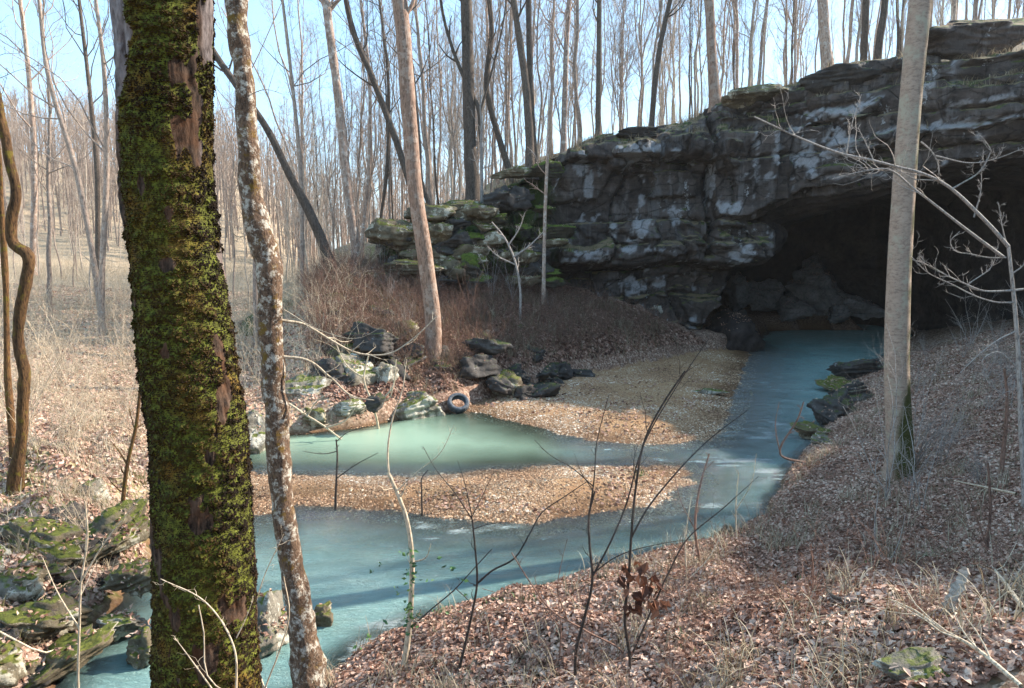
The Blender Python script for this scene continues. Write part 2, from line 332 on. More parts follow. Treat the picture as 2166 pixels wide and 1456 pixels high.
# ------------------------------------------------------------------ water
def water():
    t = NT('milky_water'); d = t.attr('depth'); rp = t.attr('rapid'); pool = t.attr('pool')
    n = t.noise(.5, 4)
    c = t.mix(t.ramp(n, [(.35, 0.), (.65, 1.)]), (.23, .40, .375), (.34, .52, .48)); c = t.mix(pool, c, (.33, .47, .345))
    v1 = t.co((1.0, 2.8, 1)); w1 = t.noise(1.6, 6, v1, .7, 1.4); w2 = t.noise(6, 5, v1, .75, 1.0); w3 = t.noise(16, 5, t.co((.7, 2.6, 1)), .75, .8)
    foam = t.ramp(t.math('MULTIPLY', t.math('ADD', w3, t.math('MULTIPLY', w2, .6)), t.attr('foam')), [(.54, 0.), (.98, .75)])
    ca = t.mix(foam, c, (.8, .84, .84))
    t.set(t.b.inputs['Base Color'], ca); t.b.inputs['Specular IOR Level'].default_value = .6
    t.set(t.b.inputs['Roughness'], t.math('MULTIPLY_ADD', foam, .5, .07))
    h = t.math('MULTIPLY', t.math('ADD', t.math('ADD', t.math('MULTIPLY', w1, .8), t.math('MULTIPLY', w2, .6)), t.math('MULTIPLY', w3, .22)), rp)
    t.l(t.bump(h, 1., .22), t.b.inputs['Normal'])
    tr = t.n('ShaderNodeBsdfTransparent'); gl = t.n('ShaderNodeBsdfGlossy'); gl.inputs['Roughness'].default_value = .08; t.l(t.bump(h, 1., .22), gl.inputs['Normal'])
    fr = t.n('ShaderNodeFresnel'); fr.inputs[0].default_value = 1.33
    m1 = t.n('ShaderNodeMixShader'); t.l(fr.outputs[0], m1.inputs[0]); t.l(tr.outputs[0], m1.inputs[1]); t.l(gl.outputs[0], m1.inputs[2])
    tr.inputs[0].default_value = (.75, .80, .76, 1)
    m2 = t.n('ShaderNodeMixShader'); al = t.ramp(d, [(.0, 0.02), (.12, .14), (.5, .85), (.85, 1.)]); al = t.math('MAXIMUM', al, foam)
    t.l(al, m2.inputs[0]); t.l(m1.outputs[0], m2.inputs[1]); t.l(t.b.outputs[0], m2.inputs[2]); t.l(m2.outputs[0], t.out.inputs[0])
    M['water'] = t.m
    ix = np.where((gx > -14) & (gx < 33))[0]; iy = np.where((gy > 4.5) & (gy < 60))[0]
    X, Y = np.meshgrid(gx[ix], gy[iy], indexing='ij'); x, y = X.ravel(), Y.ravel(); z = GZ[np.ix_(ix, iy)].ravel()
    dep = np.clip(-z/.62, 0, 1)
    pl = sstep(17.0, 18.2, y)*sstep(4.2, 1.0, x)*(y < 26)*(x > -9)*sstep(2.9, .5, x)
    fm = np.zeros(len(x)); rpd = .6*(1-pl)+.03
    xw = x+.55*fbm(np.c_[x*1.3, y*1.3, x*0], 91, 3)*2; yw = y+.45*fbm(np.c_[x*1.3, y*1.3, x*0], 94, 3)*2; stk = .62+.75*np.abs(fbm(np.c_[x*1.1, y*3.6, x*0], 97, 3))*1.6
    for px, py, sx, sy, amp in [(1650, 905, 1.1, 2.0, 1.02), (1610, 925, 1.2, 1.0, 1.05), (1700, 930, 1.4, .7, 1.08), (1560, 1060, .8, 1.0, .95), (1430, 950, 1.3, .5, 1.05), (1330, 955, 1.0, .4, 1.0), (720, 1385, .65, .9, 1.2),
                                (940, 1125, 1.1, .5, .98), (1600, 990, 1.2, 1.2, 1.0), (1090, 1140, 2.5, .5, .9), (1650, 820, .8, 2, .9), (830, 1330, 1.0, .6, 1.0), (1560, 1100, .8, .5, 1.1), (1500, 975, 1.5, .5, 1.05)]:
        c = gp(px, py); g = amp*stk*np.exp(-(((xw-c[0])/(sx*1.15))**2+((yw-c[1])/(sy*1.2))**2)); fm = np.maximum(fm, g); rpd = np.maximum(rpd, g*.9)
    zz = .035*rpd*fbm(np.c_[x*2, y*4, x*0], 51, 3)
    me = mesh('river_water', np.c_[x, y, zz], [gridfaces(len(ix), len(iy))], M['water'], True, {'depth': dep, 'rapid': rpd, 'pool': pl, 'foam': fm})
    tag(link('water', me), 'milky turquoise river water flowing out of the cave', kind='structure')
water()

# ------------------------------------------------------------------ cliff and cave (surface nets)
CBOX = [(1285, 1402, 305, 360, .95), (1405, 1482, 285, 345, .75), (1500, 1680, 255, 465, .30), (1690, 1850, 222, 272, .65), (1695, 1900, 345, 384, .45), (1182, 1292, 522, 566, .75), (1170, 1560, 526, 566, .25), (1560, 1640, 500, 552, .5), (1900, 2166, 255, 300, .5), (1320, 1420, 590, 640, .35), (1740, 1870, 290, 335, .4), (1440, 1500, 640, 712, .3)]
PALE = [(1335, 330, 55, 20), (1380, 322, 30, 14), (1352, 470, 24, 48), (1338, 520, 16, 20), (1360, 430, 10, 30), (1245, 540, 48, 13), (1210, 552, 25, 8), (1343, 608, 26, 20), (1402, 604, 17, 10), (1620, 372, 25, 12), (1755, 295, 55, 22), (1715, 335, 45, 20), (1760, 236, 60, 11), (1506, 385, 6, 60), (1590, 345, 10, 60), (1634, 322, 9, 42),
        (1470, 690, 12, 26), (1960, 272, 75, 13), (2050, 260, 50, 10), (1800, 372, 90, 7), (1246, 400, 10, 34), (1428, 455, 13, 32), (1195, 490, 25, 10), (1560, 535, 22, 18), (1480, 610, 9, 16), (1300, 480, 12, 25), (2070, 215, 50, 8), (1880, 300, 25, 10), (1680, 275, 20, 12), (1230, 350, 14, 22), (1530, 440, 25, 12), (1425, 325, 14, 12), (1370, 530, 60, 6)]
def cpt(px, py):
    Y = 38.
    for _ in range(6): p = at(px, py, Y); Y = float(yc(p[0]))
    return p[0], p[2]
def xr_(A): return A.ravel()
def zr_(Z): return np.round(Z.ravel()*1.6)/1.6
def cliff():
    rng = np.random.RandomState(5)
    ax = np.arange(-13, 31.5, .11); az = np.arange(-1.2, 16.5, .095); ay = np.r_[np.arange(-3.0, 5.0, .12), np.arange(5.0, 29, .45)]
    nx, ny, nz = len(ax), len(ay), len(az)
    X, Yp, Z = np.meshgrid(ax, ay, az, indexing='ij'); shp = X.shape
    yx = yc(ax)[:, None, None]
    # strata
    zb = np.array([-2, 1.2, 2.9, 4.35, 5.5, 6.7, 9.6, 10.9, 12.2, 13.0, 14.2, 18])
    lo = np.array([.9, .9, 1.3, -.35, .0, .25, -.35, .15, .45, .1, .8, 1.2])
    bw = rng.uniform(2.2, 4.6, len(zb)); bw[3:8] = [3.9, 2.6, 5.6, 2.9, 3.6]; ph = rng.uniform(0, 9, len(zb))+20
    wx = X+.35*np.sin(Z*1.7+X*.3)
    zt = Z-.02*X+(.30*fbm(np.c_[X.ravel()*.45, X.ravel()*0, X.ravel()*0], 92, 3)).reshape(shp)+.12*np.sin(Yp*1.3)
    k = np.clip(np.searchsorted(zb, zt.ravel(), side='right')-1, 0, len(zb)-1)
    q = (wx.ravel()+ph[k])/bw[k]; b = np.floor(q).astype(np.int64); fr = (q-b)*bw[k]
    rr = _hash(k, b, k*0, 9)
    off = lo[k]+(rr-.5)*.8+.38*fbm(np.c_[X.ravel()*.4, Z.ravel()*.35, X.ravel()*0], 91, 3)
    edge = np.minimum(fr, bw[k]-fr); off += .40*np.exp(-(edge/.07)**2)*(rr > .3)+(_hash(k, b, k*0, 12)-.5)*.34*(fr-bw[k]*.5)+(_hash(k, b, k*0, 14)-.35)*.40*(zt.ravel()-zb[k])
    zed = np.minimum(np.abs(zt.ravel()-zb[k]), np.abs(zb[np.minimum(k+1, len(zb)-1)]-zt.ravel())); off += .32*np.exp(-(zed/.07)**2)
    xr, zr = X.ravel(), Z.ravel()
    cx_ = np.floor(wx.ravel()/1.15+.5*zr_(Z)+.3*np.sin(Z.ravel()*3.1)).astype(np.int64); cz_ = np.floor(zt.ravel()/.62+.25*np.sin(X.ravel()*1.9)).astype(np.int64)
    h1 = _hash(cx_, cz_, k*0, 31); off += np.where(h1 > .7, (h1-.7)*1.3, 0)*(~np.isin(k, (5, 6)))
    h2 = _hash(np.floor(wx.ravel()/2.3).astype(np.int64), np.floor(zt.ravel()/1.3).astype(np.int64), k*0, 37); off -= np.where(h2 > .8, .35, 0)
    for a_, b_, c_, d_, p_ in CBOX:
        A0 = cpt(a_, d_); A1 = cpt(b_, c_); wv_ = .12*np.sin(xr_(X)*2.7+a_)+.08*np.sin(xr_(Z)*4+b_)
        off -= p_*sstep(0, .14, xr_(X)-A0[0]+wv_)*sstep(0, .14, A1[0]-xr_(X)+wv_)*sstep(0, .10, xr_(Z)-A0[1]-wv_-.10*(xr_(X)-A0[0]))*sstep(0, .3, A1[1]-xr_(Z)+wv_+.10*(xr_(X)-A0[0]))
    # stepped terraces on the left
    terr = sstep(3.0, .5, xr); zm = zb[k]
    off += terr*np.clip(zm-3.4, 0, 9)*.55
    hb = _hash(np.floor(wx.ravel()/.95+.4*np.sin(Z.ravel()*2.3)).astype(np.int64), np.floor(zt.ravel()/.7+.3*np.sin(X.ravel()*2.7)).astype(np.int64), np.floor(Yp.ravel()/1.2).astype(np.int64), 53); off += terr*(hb-.5)*1.5
    # main vertical joint
    off += 1.1*np.exp(-((xr-10.15-.10*np.sin(zr*2))/.17)**2)*(zr > 5)-.45*(xr > 10.2)*(xr < 13)*(zr > 6.5)*(zr < 12)
    ypr = Yp.ravel()
    top = Hx(xr)+.0
    near = (np.abs(off-ypr) < 1.6) | (np.abs(zr-top) < 1.3)
    N = np.zeros(len(xr)); pts = np.c_[xr, ypr+np.repeat(yc(ax), ny*nz), zr][near]
    N[near] = .24*fbm(pts*np.array([.55, .55, .8]), 21, 3)+.09*fbm(pts*np.array([2.2, 2.2, 3.4]), 25, 2)
    st = _hash(np.floor(xr/1.3+.3*np.sin(ypr)).astype(np.int64), np.floor(ypr/1.6).astype(np.int64), k*0, 4)
    f = np.maximum(off+N-ypr, zr-(top+.55*(st-.65)*(1-sstep(3, 6, ypr))+.8*N-.25*np.maximum(0, 1.2-ypr)))
    # cave
    arch = [(1478, 770), (1478, 712), (1505, 665), (1545, 605), (1560, 562), (1632, 553), (1642, 498), (1590, 486), (1535, 468), (1600, 440), (1700, 402), (1880, 374), (2030, 346), (2166, 318), (2330, 300)]
    A = []
    for px, py in arch:
        Y = 38.
        for _ in range(6):
            p = at(px, py, Y); Y = float(yc(p[0]))
        A.append((p[0], p[2]))
    A += [(25.5, 8.5), (26.5, 5), (26.5, -3), (9.0, -3)]; A = np.array(A)
    i2, k2 = np.meshgrid(ax, az, indexing='ij'); c2 = -pdist(np.c_[i2.ravel(), k2.ravel()], A).reshape(i2.shape)  # negative inside
    c2 = np.broadcast_to(c2[:, None, :], shp).ravel()
    nn = .35*vn(np.c_[xr*.35, ypr*.35, zr*.6], 61) if False else 0
    yy = ypr+.35*np.sin(xr*.8)+.2*np.sin(xr*2.1+1)
    inset = .42*sstep(.5, .62, yy)+.40*sstep(1.3, 1.45, yy)+.45*sstep(2.3, 2.45, yy)+.35*sstep(3.3, 3.5, yy)+.3*sstep(4.4, 5, yy)
    cave = c2+inset*np.where(xr > 25, 0, 1)*(1-.75*sstep(14, 20, xr))*(.25+.75*sstep(4.2, 5.6, zr))
    nb = np.abs(cave) < 1.2; cn = np.zeros(len(xr)); pts = np.c_[xr, ypr, zr][nb]
    cn[nb] = .45*fbm(pts*np.array([.4, .4, .7]), 71, 3)
    cave = np.maximum(cave+cn, ypr-26); f = np.maximum(f, -cave)
    f = f.reshape(shp)
    s = f < 0
    c = s[:-1, :-1, :-1].astype(np.int8)
    cnt = sum(s[a:nx-1+a, b:ny-1+b, d:nz-1+d].astype(np.int8) for a in (0, 1) for b in (0, 1) for d in (0, 1))
    act = (cnt > 0) & (cnt < 8); I, J, K = np.nonzero(act); n = len(I)
    idx = np.full(act.shape, -1, np.int64); idx[act] = np.arange(n)
    acc = np.zeros((n, 3)); w_ = np.zeros(n)
    cs = [(a, b, d) for a in (0, 1) for b in (0, 1) for d in (0, 1)]
    for p in cs:
        for axi in range(3):
            if p[axi]: continue
            q_ = list(p); q_[axi] = 1
            f0 = f[I+p[0], J+p[1], K+p[2]]; f1 = f[I+q_[0], J+q_[1], K+q_[2]]; cr = (f0 < 0) != (f1 < 0)
            t = np.where(cr, f0/(f0-f1+1e-12), 0); pos = np.tile(np.array(p, float), (n, 1)); pos[:, axi] += t
            acc += pos*cr[:, None]; w_ += cr
    acc /= w_[:, None]
    vx = ax[I]+acc[:, 0]*.11; vy = ay[J]+acc[:, 1]*(ay[J+1]-ay[J]); vz = az[K]+acc[:, 2]*.095
    V = np.c_[vx, vy+yc(vx), vz]
    F = []
    for axi in range(3):
        sl0 = [slice(1, -1)]*3; sl0[axi] = slice(0, -1); sl1 = [slice(1, -1)]*3; sl1[axi] = slice(1, None)
        a0 = s[tuple(sl0)]; a1 = s[tuple(sl1)]; e = np.nonzero(a0 != a1); flip = a0[e]
        base = [e[0], e[1], e[2]]
        o = [d for d in range(3) if d != axi]
        # cell indices around edge: edge at grid (i,j,k) with offsets; the other axes index was shifted by 1
        def cell(u, v):
            cc = [base[0].copy(), base[1].copy(), base[2].copy()]; cc[o[0]] += u; cc[o[1]] += v; return idx[cc[0], cc[1], cc[2]]
        q4 = np.stack([cell(0, 0), cell(1, 0), cell(1, 1), cell(0, 1)], 1)
        inv = flip if axi != 1 else ~flip
        q4[~inv] = q4[~inv][:, ::-1]; F.append(q4)
    F = np.vstack(F); F = F[(F >= 0).all(1)]
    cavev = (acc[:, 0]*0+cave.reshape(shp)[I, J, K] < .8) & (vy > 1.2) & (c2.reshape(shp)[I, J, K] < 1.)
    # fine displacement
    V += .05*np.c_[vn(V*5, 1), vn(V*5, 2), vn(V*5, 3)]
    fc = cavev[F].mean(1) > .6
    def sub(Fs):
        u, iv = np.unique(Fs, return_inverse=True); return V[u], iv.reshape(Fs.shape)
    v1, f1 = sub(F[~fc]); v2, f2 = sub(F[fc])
    pa = np.zeros(len(v1)); nz2 = fbm(v1*np.array([1.6, 1.6, 1.3]), 83, 5)*1.3
    for a_, b_, rx, ry in PALE:
        c_ = cpt(a_, b_); sc_ = yc(c_[0])/FPX; pa = np.maximum(pa, 1.05-(((v1[:, 0]-c_[0])/(rx*sc_))**2+((v1[:, 2]-c_[1])/(ry*sc_))**2)**.5*.8)
    nz3 = fbm(v1*np.array([5, 5, 3.5]), 87, 4); pa = sstep(.42, .56, pa+nz2*.7+nz3*.55)*(pa > -.3)*.9; mg = sstep(3.0, .6, v1[:, 0]+.8*nz2)
    from mathutils.bvhtree import BVHTree
    global CBVH; CBVH = BVHTree.FromPolygons(v1.tolist(), f1.tolist())
    root = link('cliff', mesh('cliff', v1, [f1], M['cliff_rock'], True, {'pale': pa, 'mossy': mg})); tag(root, 'dark layered limestone cliff above the cave mouth', kind='structure')
    o2 = link('cave_wall', mesh('cave_wall', v2, [f2], M['cave_rock_darkened'], True), root); tag(o2, kind='structure')
cliff()
# hill behind the cliff
hx = np.arange(-14, 62, .8); hyp = np.r_[np.arange(2.2, 30, .7), np.arange(30, 130, 2.5)]
HXX, HYP = np.meshgrid(hx, hyp, indexing='ij')
def hill_z(x, y):
    x = np.asarray(x, float); y = np.asarray(y, float); r = np.maximum(y, 37)/37.; xe = np.where(x < 12, 12-(12-x)/r**.8, x)
    d = y-yc(x)
    return Hx(xe)-.35+.07*np.minimum(d, 60)*sstep(-6, 3, x)+.05*d*sstep(14, 22, x)+.22*fbm(np.c_[x*.4, y*.4, x*0], 44, 3)*sstep(2, 5, d)
HY = HYP+yc(HXX); HZ = hill_z(HXX.ravel(), HY.ravel()).reshape(HY.shape)
def topz(x, y):
    a = gh1(x, y)
    if y > yc(x)+.2 and x > -14: a = max(a, float(hill_z([x], [max(y, float(yc(x))+2)])[0]))
    return a
n_ = HXX.size
tag(link('hillside', mesh('hillside', np.c_[HXX.ravel(), HY.ravel(), HZ.ravel()], [gridfaces(len(hx), len(hyp))], M['ground'], True,
    {'gravel': np.zeros(n_), 'dry': np.full(n_, .35), 'moss': np.full(n_, .5), 'wet': np.zeros(n_)})), 'wooded hillside above the cliff', kind='structure')

# ------------------------------------------------------------------ tubes
def tubes(P, R, sides=4):
    """P (T,n,3), R (T,n) -> verts, quads"""
    T, n, _ = P.shape; tan = np.gradient(P, axis=1); tan /= np.linalg.norm(tan, axis=2, keepdims=True)+1e-9
    ref = np.where(np.abs(tan[:, :1, 2:3]) > .8, np.array([1., 0, 0]), np.array([0, 0, 1.])); ref = np.broadcast_to(ref, tan.shape)
    u = np.cross(tan, ref); u /= np.linalg.norm(u, axis=2, keepdims=True)+1e-9; v = np.cross(tan, u)
    th = np.arange(sides)*2*np.pi/sides
    V = P[:, :, None, :]+R[:, :, None, None]*(np.cos(th)[None, None, :, None]*u[:, :, None, :]+np.sin(th)[None, None, :, None]*v[:, :, None, :])
    i, j, s = np.meshgrid(np.arange(T), np.arange(n-1), np.arange(sides), indexing='ij'); s2 = (s+1) % sides
    a = (i*n+j)*sides
    F = np.stack([a+s, a+s2, a+sides+s2, a+sides+s], -1).reshape(-1, 4)
    return V.reshape(-1, 3), F
class TB:
    def __init__(s): s.V = []; s.F = []; s.n = 0
    def add(s, P, R, sides=4):
        P = np.asarray(P, float); R = np.asarray(R, float)
        if P.ndim == 2: P = P[None]; R = R[None]
        v, f = tubes(P, R, sides); s.V.append(v); s.F.append(f+s.n); s.n += len(v)
    def raw(s, v, f): s.V.append(v); s.F.append(f+s.n); s.n += len(v)
    def mesh(s, name, mat): return mesh(name, np.vstack(s.V), [np.vstack(s.F)], mat, True)
def kids(rng, P, R, k, t0, t1, lf, ang, n, rf, up=.3, wob=.12, lend=.5, minr=0.):
    """k children for each parent curve; returns P2, R2"""
    T, m, _ = P.shape; N = T*k; pi = np.repeat(np.arange(T), k); t = rng.uniform(t0, t1, N)*(m-1)
    i = np.minimum(t.astype(int), m-2); u = (t-i)[:, None]
    o = P[pi, i]*(1-u)+P[pi, i+1]*u; r0 = R[pi, i]*(1-u[:, 0])+R[pi, i+1]*u[:, 0]
    tan = P[pi, i+1]-P[pi, i]; tan /= np.linalg.norm(tan, axis=1, keepdims=True)+1e-9
    rv = rng.normal(size=(N, 3)); pr = rv-(rv*tan).sum(1, keepdims=True)*tan; pr /= np.linalg.norm(pr, axis=1, keepdims=True)+1e-9
    a = (ang*rng.uniform(.65, 1.3, N))[:, None]; d = np.cos(a)*tan+np.sin(a)*pr
    plen = np.linalg.norm(np.diff(P, axis=1), axis=2).sum(1)[pi]
    L = plen*lf*rng.uniform(.6, 1.25, N)*(1-(1-lend)*(t/(m-1)))
    pts = [o]; cur = d
    for j in range(n-1):
        cur = cur+rng.normal(size=(N, 3))*wob*2+np.array([0, 0, up/n*2]); cur /= np.linalg.norm(cur, axis=1, keepdims=True)+1e-9
        pts.append(pts[-1]+cur*(L/(n-1))[:, None])
    P2 = np.stack(pts, 1); rs = np.maximum(r0*rf, minr); R2 = rs[:, None]*np.linspace(1, .3, n)[None]
    return P2, R2
def spline(pts, n):
    pts = np.asarray(pts, float); t = np.r_[0, np.cumsum(np.linalg.norm(np.diff(pts[:, :3], axis=0), axis=1))]; u = np.linspace(0, t[-1], n)
    if len(pts) < 3: return np.stack([np.interp(u, t, pts[:, i]) for i in range(pts.shape[1])], 1)
    m = np.gradient(pts, t, axis=0); i = np.clip(np.searchsorted(t, u, side='right')-1, 0, len(t)-2); h = (t[i+1]-t[i]); s = ((u-t[i])/h)[:, None]; h = h[:, None]
    return (2*s**3-3*s**2+1)*pts[i]+(s**3-2*s**2+s)*h*m[i]+(-2*s**3+3*s**2)*pts[i+1]+(s**3-s**2)*h*m[i+1]

# ------------------------------------------------------------------ forest trees (variants, then copies)
VAR = []
def tree_variant(seed, H, r, fork=False, mat='bark_far', dens=1., low=.3):
    rng = np.random.RandomState(seed); n = 12; z = np.linspace(-.5, H, n)
    lean = rng.normal(0, .035, 2); wob = np.cumsum(rng.normal(0, .10, (n, 2)), 0)
    P = np.c_[lean[0]*z+wob[:, 0]-wob[0, 0], lean[1]*z+wob[:, 1]-wob[0, 1], z][None]
    R = (r*(1-.82*np.linspace(0, 1, n)**1.1)+.35*r*np.exp(-np.maximum(z+.3, 0)/.4))[None]
    tk = TB(); Ps = spline(np.c_[P[0], R[0]], 26); Ps[:, :2] += rng.normal(0, r*.12, (26, 2)); tk.add(Ps[:, :3], Ps[:, 3], 7)
    cr = TB()
    if fork:
        f, fr = kids(rng, P, R, 2, .25, .5, .62, .28, 10, .75, .5, .05, 1.); tk.add(f, fr, 6); P = np.concatenate([spline(P[0], 10)[None], f]); R = np.concatenate([np.interp(np.linspace(0, 11, 10), np.arange(12), R[0])[None], fr])
    P1, R1 = kids(rng, P, R, int((15 if fork else 30)*dens), low, .98, .26, .85, 7, .36, .7, .10, .45, .012)
    P2_, R2_ = kids(rng, P1, R1, 6, .25, 1., .42, .75, 5, .5, .3, .14, .6, .006)
    P3, R3 = kids(rng, P2_, R2_, 5, .2, 1., .55, .8, 4, .6, .2, .16, .7, .0045)
    cr.add(P1, R1, 4); cr.add(P2_, R2_, 3); cr.add(P3, R3, 3)
    return tk.mesh('trunk', M[mat]), cr.mesh('crown', M[mat])
for i in range(16):
    rr = random.Random(i*7+1)
    VAR.append(tree_variant(100+i, rr.uniform(15, 22), [.06, .08, .105, .145][i % 4], i % 3 == 1, ['bark_far', 'bark_far', 'bark_pink', 'bark_far', 'bark_dark'][i % 5], low=[.25, .4, .32][i % 3]))
for i in range(8):
    VAR.append(tree_variant(200+i, [9, 12, 14, 10][i % 4], [.05, .07, .085, .06][i % 4], i % 2 == 0, ['bark_far', 'bark_pale'][i % 2], dens=.8, low=.15))
def place_tree(v, x, y, z, rz, s, label, group, name='bare_tree'):
    tkm, crm = VAR[v]
    e = empty(name, (x, y, z)); e.rotation_euler.z = rz; e.scale = (s, s, s)
    link('trunk', tkm, e); link('crown', crm, e); tag(e, label, 'tree', group); return e
rg = random.Random(11)
def proj(x, y, z):
    c, sn = math.cos(PITCH), math.sin(PITCH); dz = z-CZ; dep = y*c-dz*sn; return 1083+FPX*x/dep, 728-FPX*(y*sn+dz*c)/dep
VDESC = [(H_, f_) for H_, f_ in []]
MARK = [(-300, 60, 'at the left edge'), (60, 150, 'right of the twisted stem'), (150, 250, 'left of the mossy trunk'), (250, 440, 'hidden behind the big mossy trunk'), (440, 500, 'between the mossy and the spotted trunk'), (500, 580, 'behind the spotted trunk'),
    (580, 640, 'right of the spotted trunk'), (640, 710, 'around the leaning tree'), (710, 780, 'beside the pale pinkish trunk'), (780, 850, 'left of the sycamore top'), (850, 920, 'behind the sycamore'), (920, 985, 'between sycamore and ledge trunk'), (985, 1050, 'around the thick ledge trunk'),
    (1050, 1105, 'left of the dark twin trunks'), (1105, 1160, 'behind the dark twin trunks'), (1160, 1230, 'above the left cliff corner'), (1230, 1300, 'over the overhanging cliff block'), (1300, 1370, 'over the pale streaked cliff wall'), (1370, 1440, 'around the leaning hill trunk'), (1440, 1500, 'left of the cliff edge trunk'),
    (1500, 1560, 'beside the cliff edge trunk'), (1560, 1620, 'behind the cliff edge block'), (1620, 1690, 'over the arch start'), (1690, 1760, 'around the stout hilltop trunk'), (1760, 1830, 'above the overhanging block'), (1830, 1900, 'left of the smooth trunk top'), (1900, 1970, 'behind the smooth trunk top'), (1970, 2060, 'right of the smooth trunk top'), (2060, 2600, 'in the top right corner')]
def mark(x, y, z):
    px = proj(x, y, z)[0]
    for a, b, m in MARK:
        if a <= px < b: return m
    return 'outside the picture'
TONE = {'bark_far': 'grey', 'bark_pink': 'pinkish', 'bark_dark': 'dark', 'bark_pale': 'pale'}
def vdesc(v, s, y):
    me = VAR[v][0]; tone = TONE[me.materials[0].name]
    if v < 16: th = ['thin', 'slender', 'sturdy', 'thick'][v % 4]; fk = 'forked' if v % 3 == 1 else 'straight'
    else: th = 'small'; fk = 'bushy'
    return f"{th} {tone} {fk}", ('near ' if y < 50 else ('far ' if y > 70 else ''))
def far_trees():
    pts = []
    def ok(x, y, dmin): return all((x-a)**2+(y-b)**2 > dmin*dmin for a, b in pts)
    def zone(n, fa, fy, pw, dmin, where, group, sc, und, cond=None):
        k = 0
        while k < n:
            a = rg.uniform(*fa); y = fy[0]+(fy[1]-fy[0])*rg.random()**pw; x = a*y
            if (cond and not cond(x, y)) or not ok(x, y, dmin): continue
            pts.append((x, y)); k += 1; v = rg.randrange(16, 24) if rg.random() < und else rg.randrange(16); z = topz(x, y); s_ = rg.uniform(*sc)
            d, f = vdesc(v, s_, y); place_tree(v, x, y, z, rg.uniform(0, 6.3), s_, f'{f}{d} tree {where} {mark(x, y, z)}', group)
    zone(170, (-.08, .74), (41, 93), 1.3, 1.3, 'on the hill', 'bare trees on the hill above the cliff', (.8, 1.15), .48, lambda x, y: y > yc(x)+4)
    zone(82, (-.31, .0), (40, 92), 1., 1.7, 'in the wood', 'bare trees in the wood behind the ledges', (.8, 1.15), .4)
    zone(64, (-.74, -.31), (32, 110), .8, 2.8, 'in the wood', 'bare trees in the flat wood on the left', (.7, 1.05), .6)
    for x, y in [(24, 22), (28, 17), (31, 24), (34, 30), (27, 27), (33, 19), (38, 26)]:
        place_tree(rg.randrange(16), x, y, gh1(x, y), rg.uniform(0, 6.3), 1., 'bare tree on the steep bank right of the cave', 'bare trees on the right bank')
far_trees()
def far_wood():
    rng = np.random.RandomState(77); tb = TB(); N = 900
    a = rng.uniform(-.8, .12, N); y = rng.uniform(95, 210, N); x = a*y; z = gh(x, y); H = rng.uniform(11, 18, N)
    P = np.stack([np.c_[x, y, z-.5], np.c_[x+rng.normal(0, .3, N), y, z+H*.5], np.c_[x+rng.normal(0, .7, N), y, z+H]], 1)
    tb.add(P, np.c_[np.full(N, .16), np.full(N, .12), np.full(N, .05)], 3)
    P1, R1 = kids(rng, P, tb_r(P, .14), 14, .3, 1., .26, .7, 3, .35, .5, .1, .5, .04); tb.add(P1, R1, 3)
    P2_, R2_ = kids(rng, P1, R1, 4, .3, 1., .5, .7, 3, .6, .3, .1, .5, .025); tb.add(P2_, R2_, 3)
    tag(link('distant_wood', tb.mesh('distant_wood', M['bark_far'])), 'hazy far off wood covering the distant hill', 'woodland', kind='stuff')
def tb_r(P, r): return np.tile(np.linspace(r, r*.4, P.shape[1]), (len(P), 1))
far_wood()

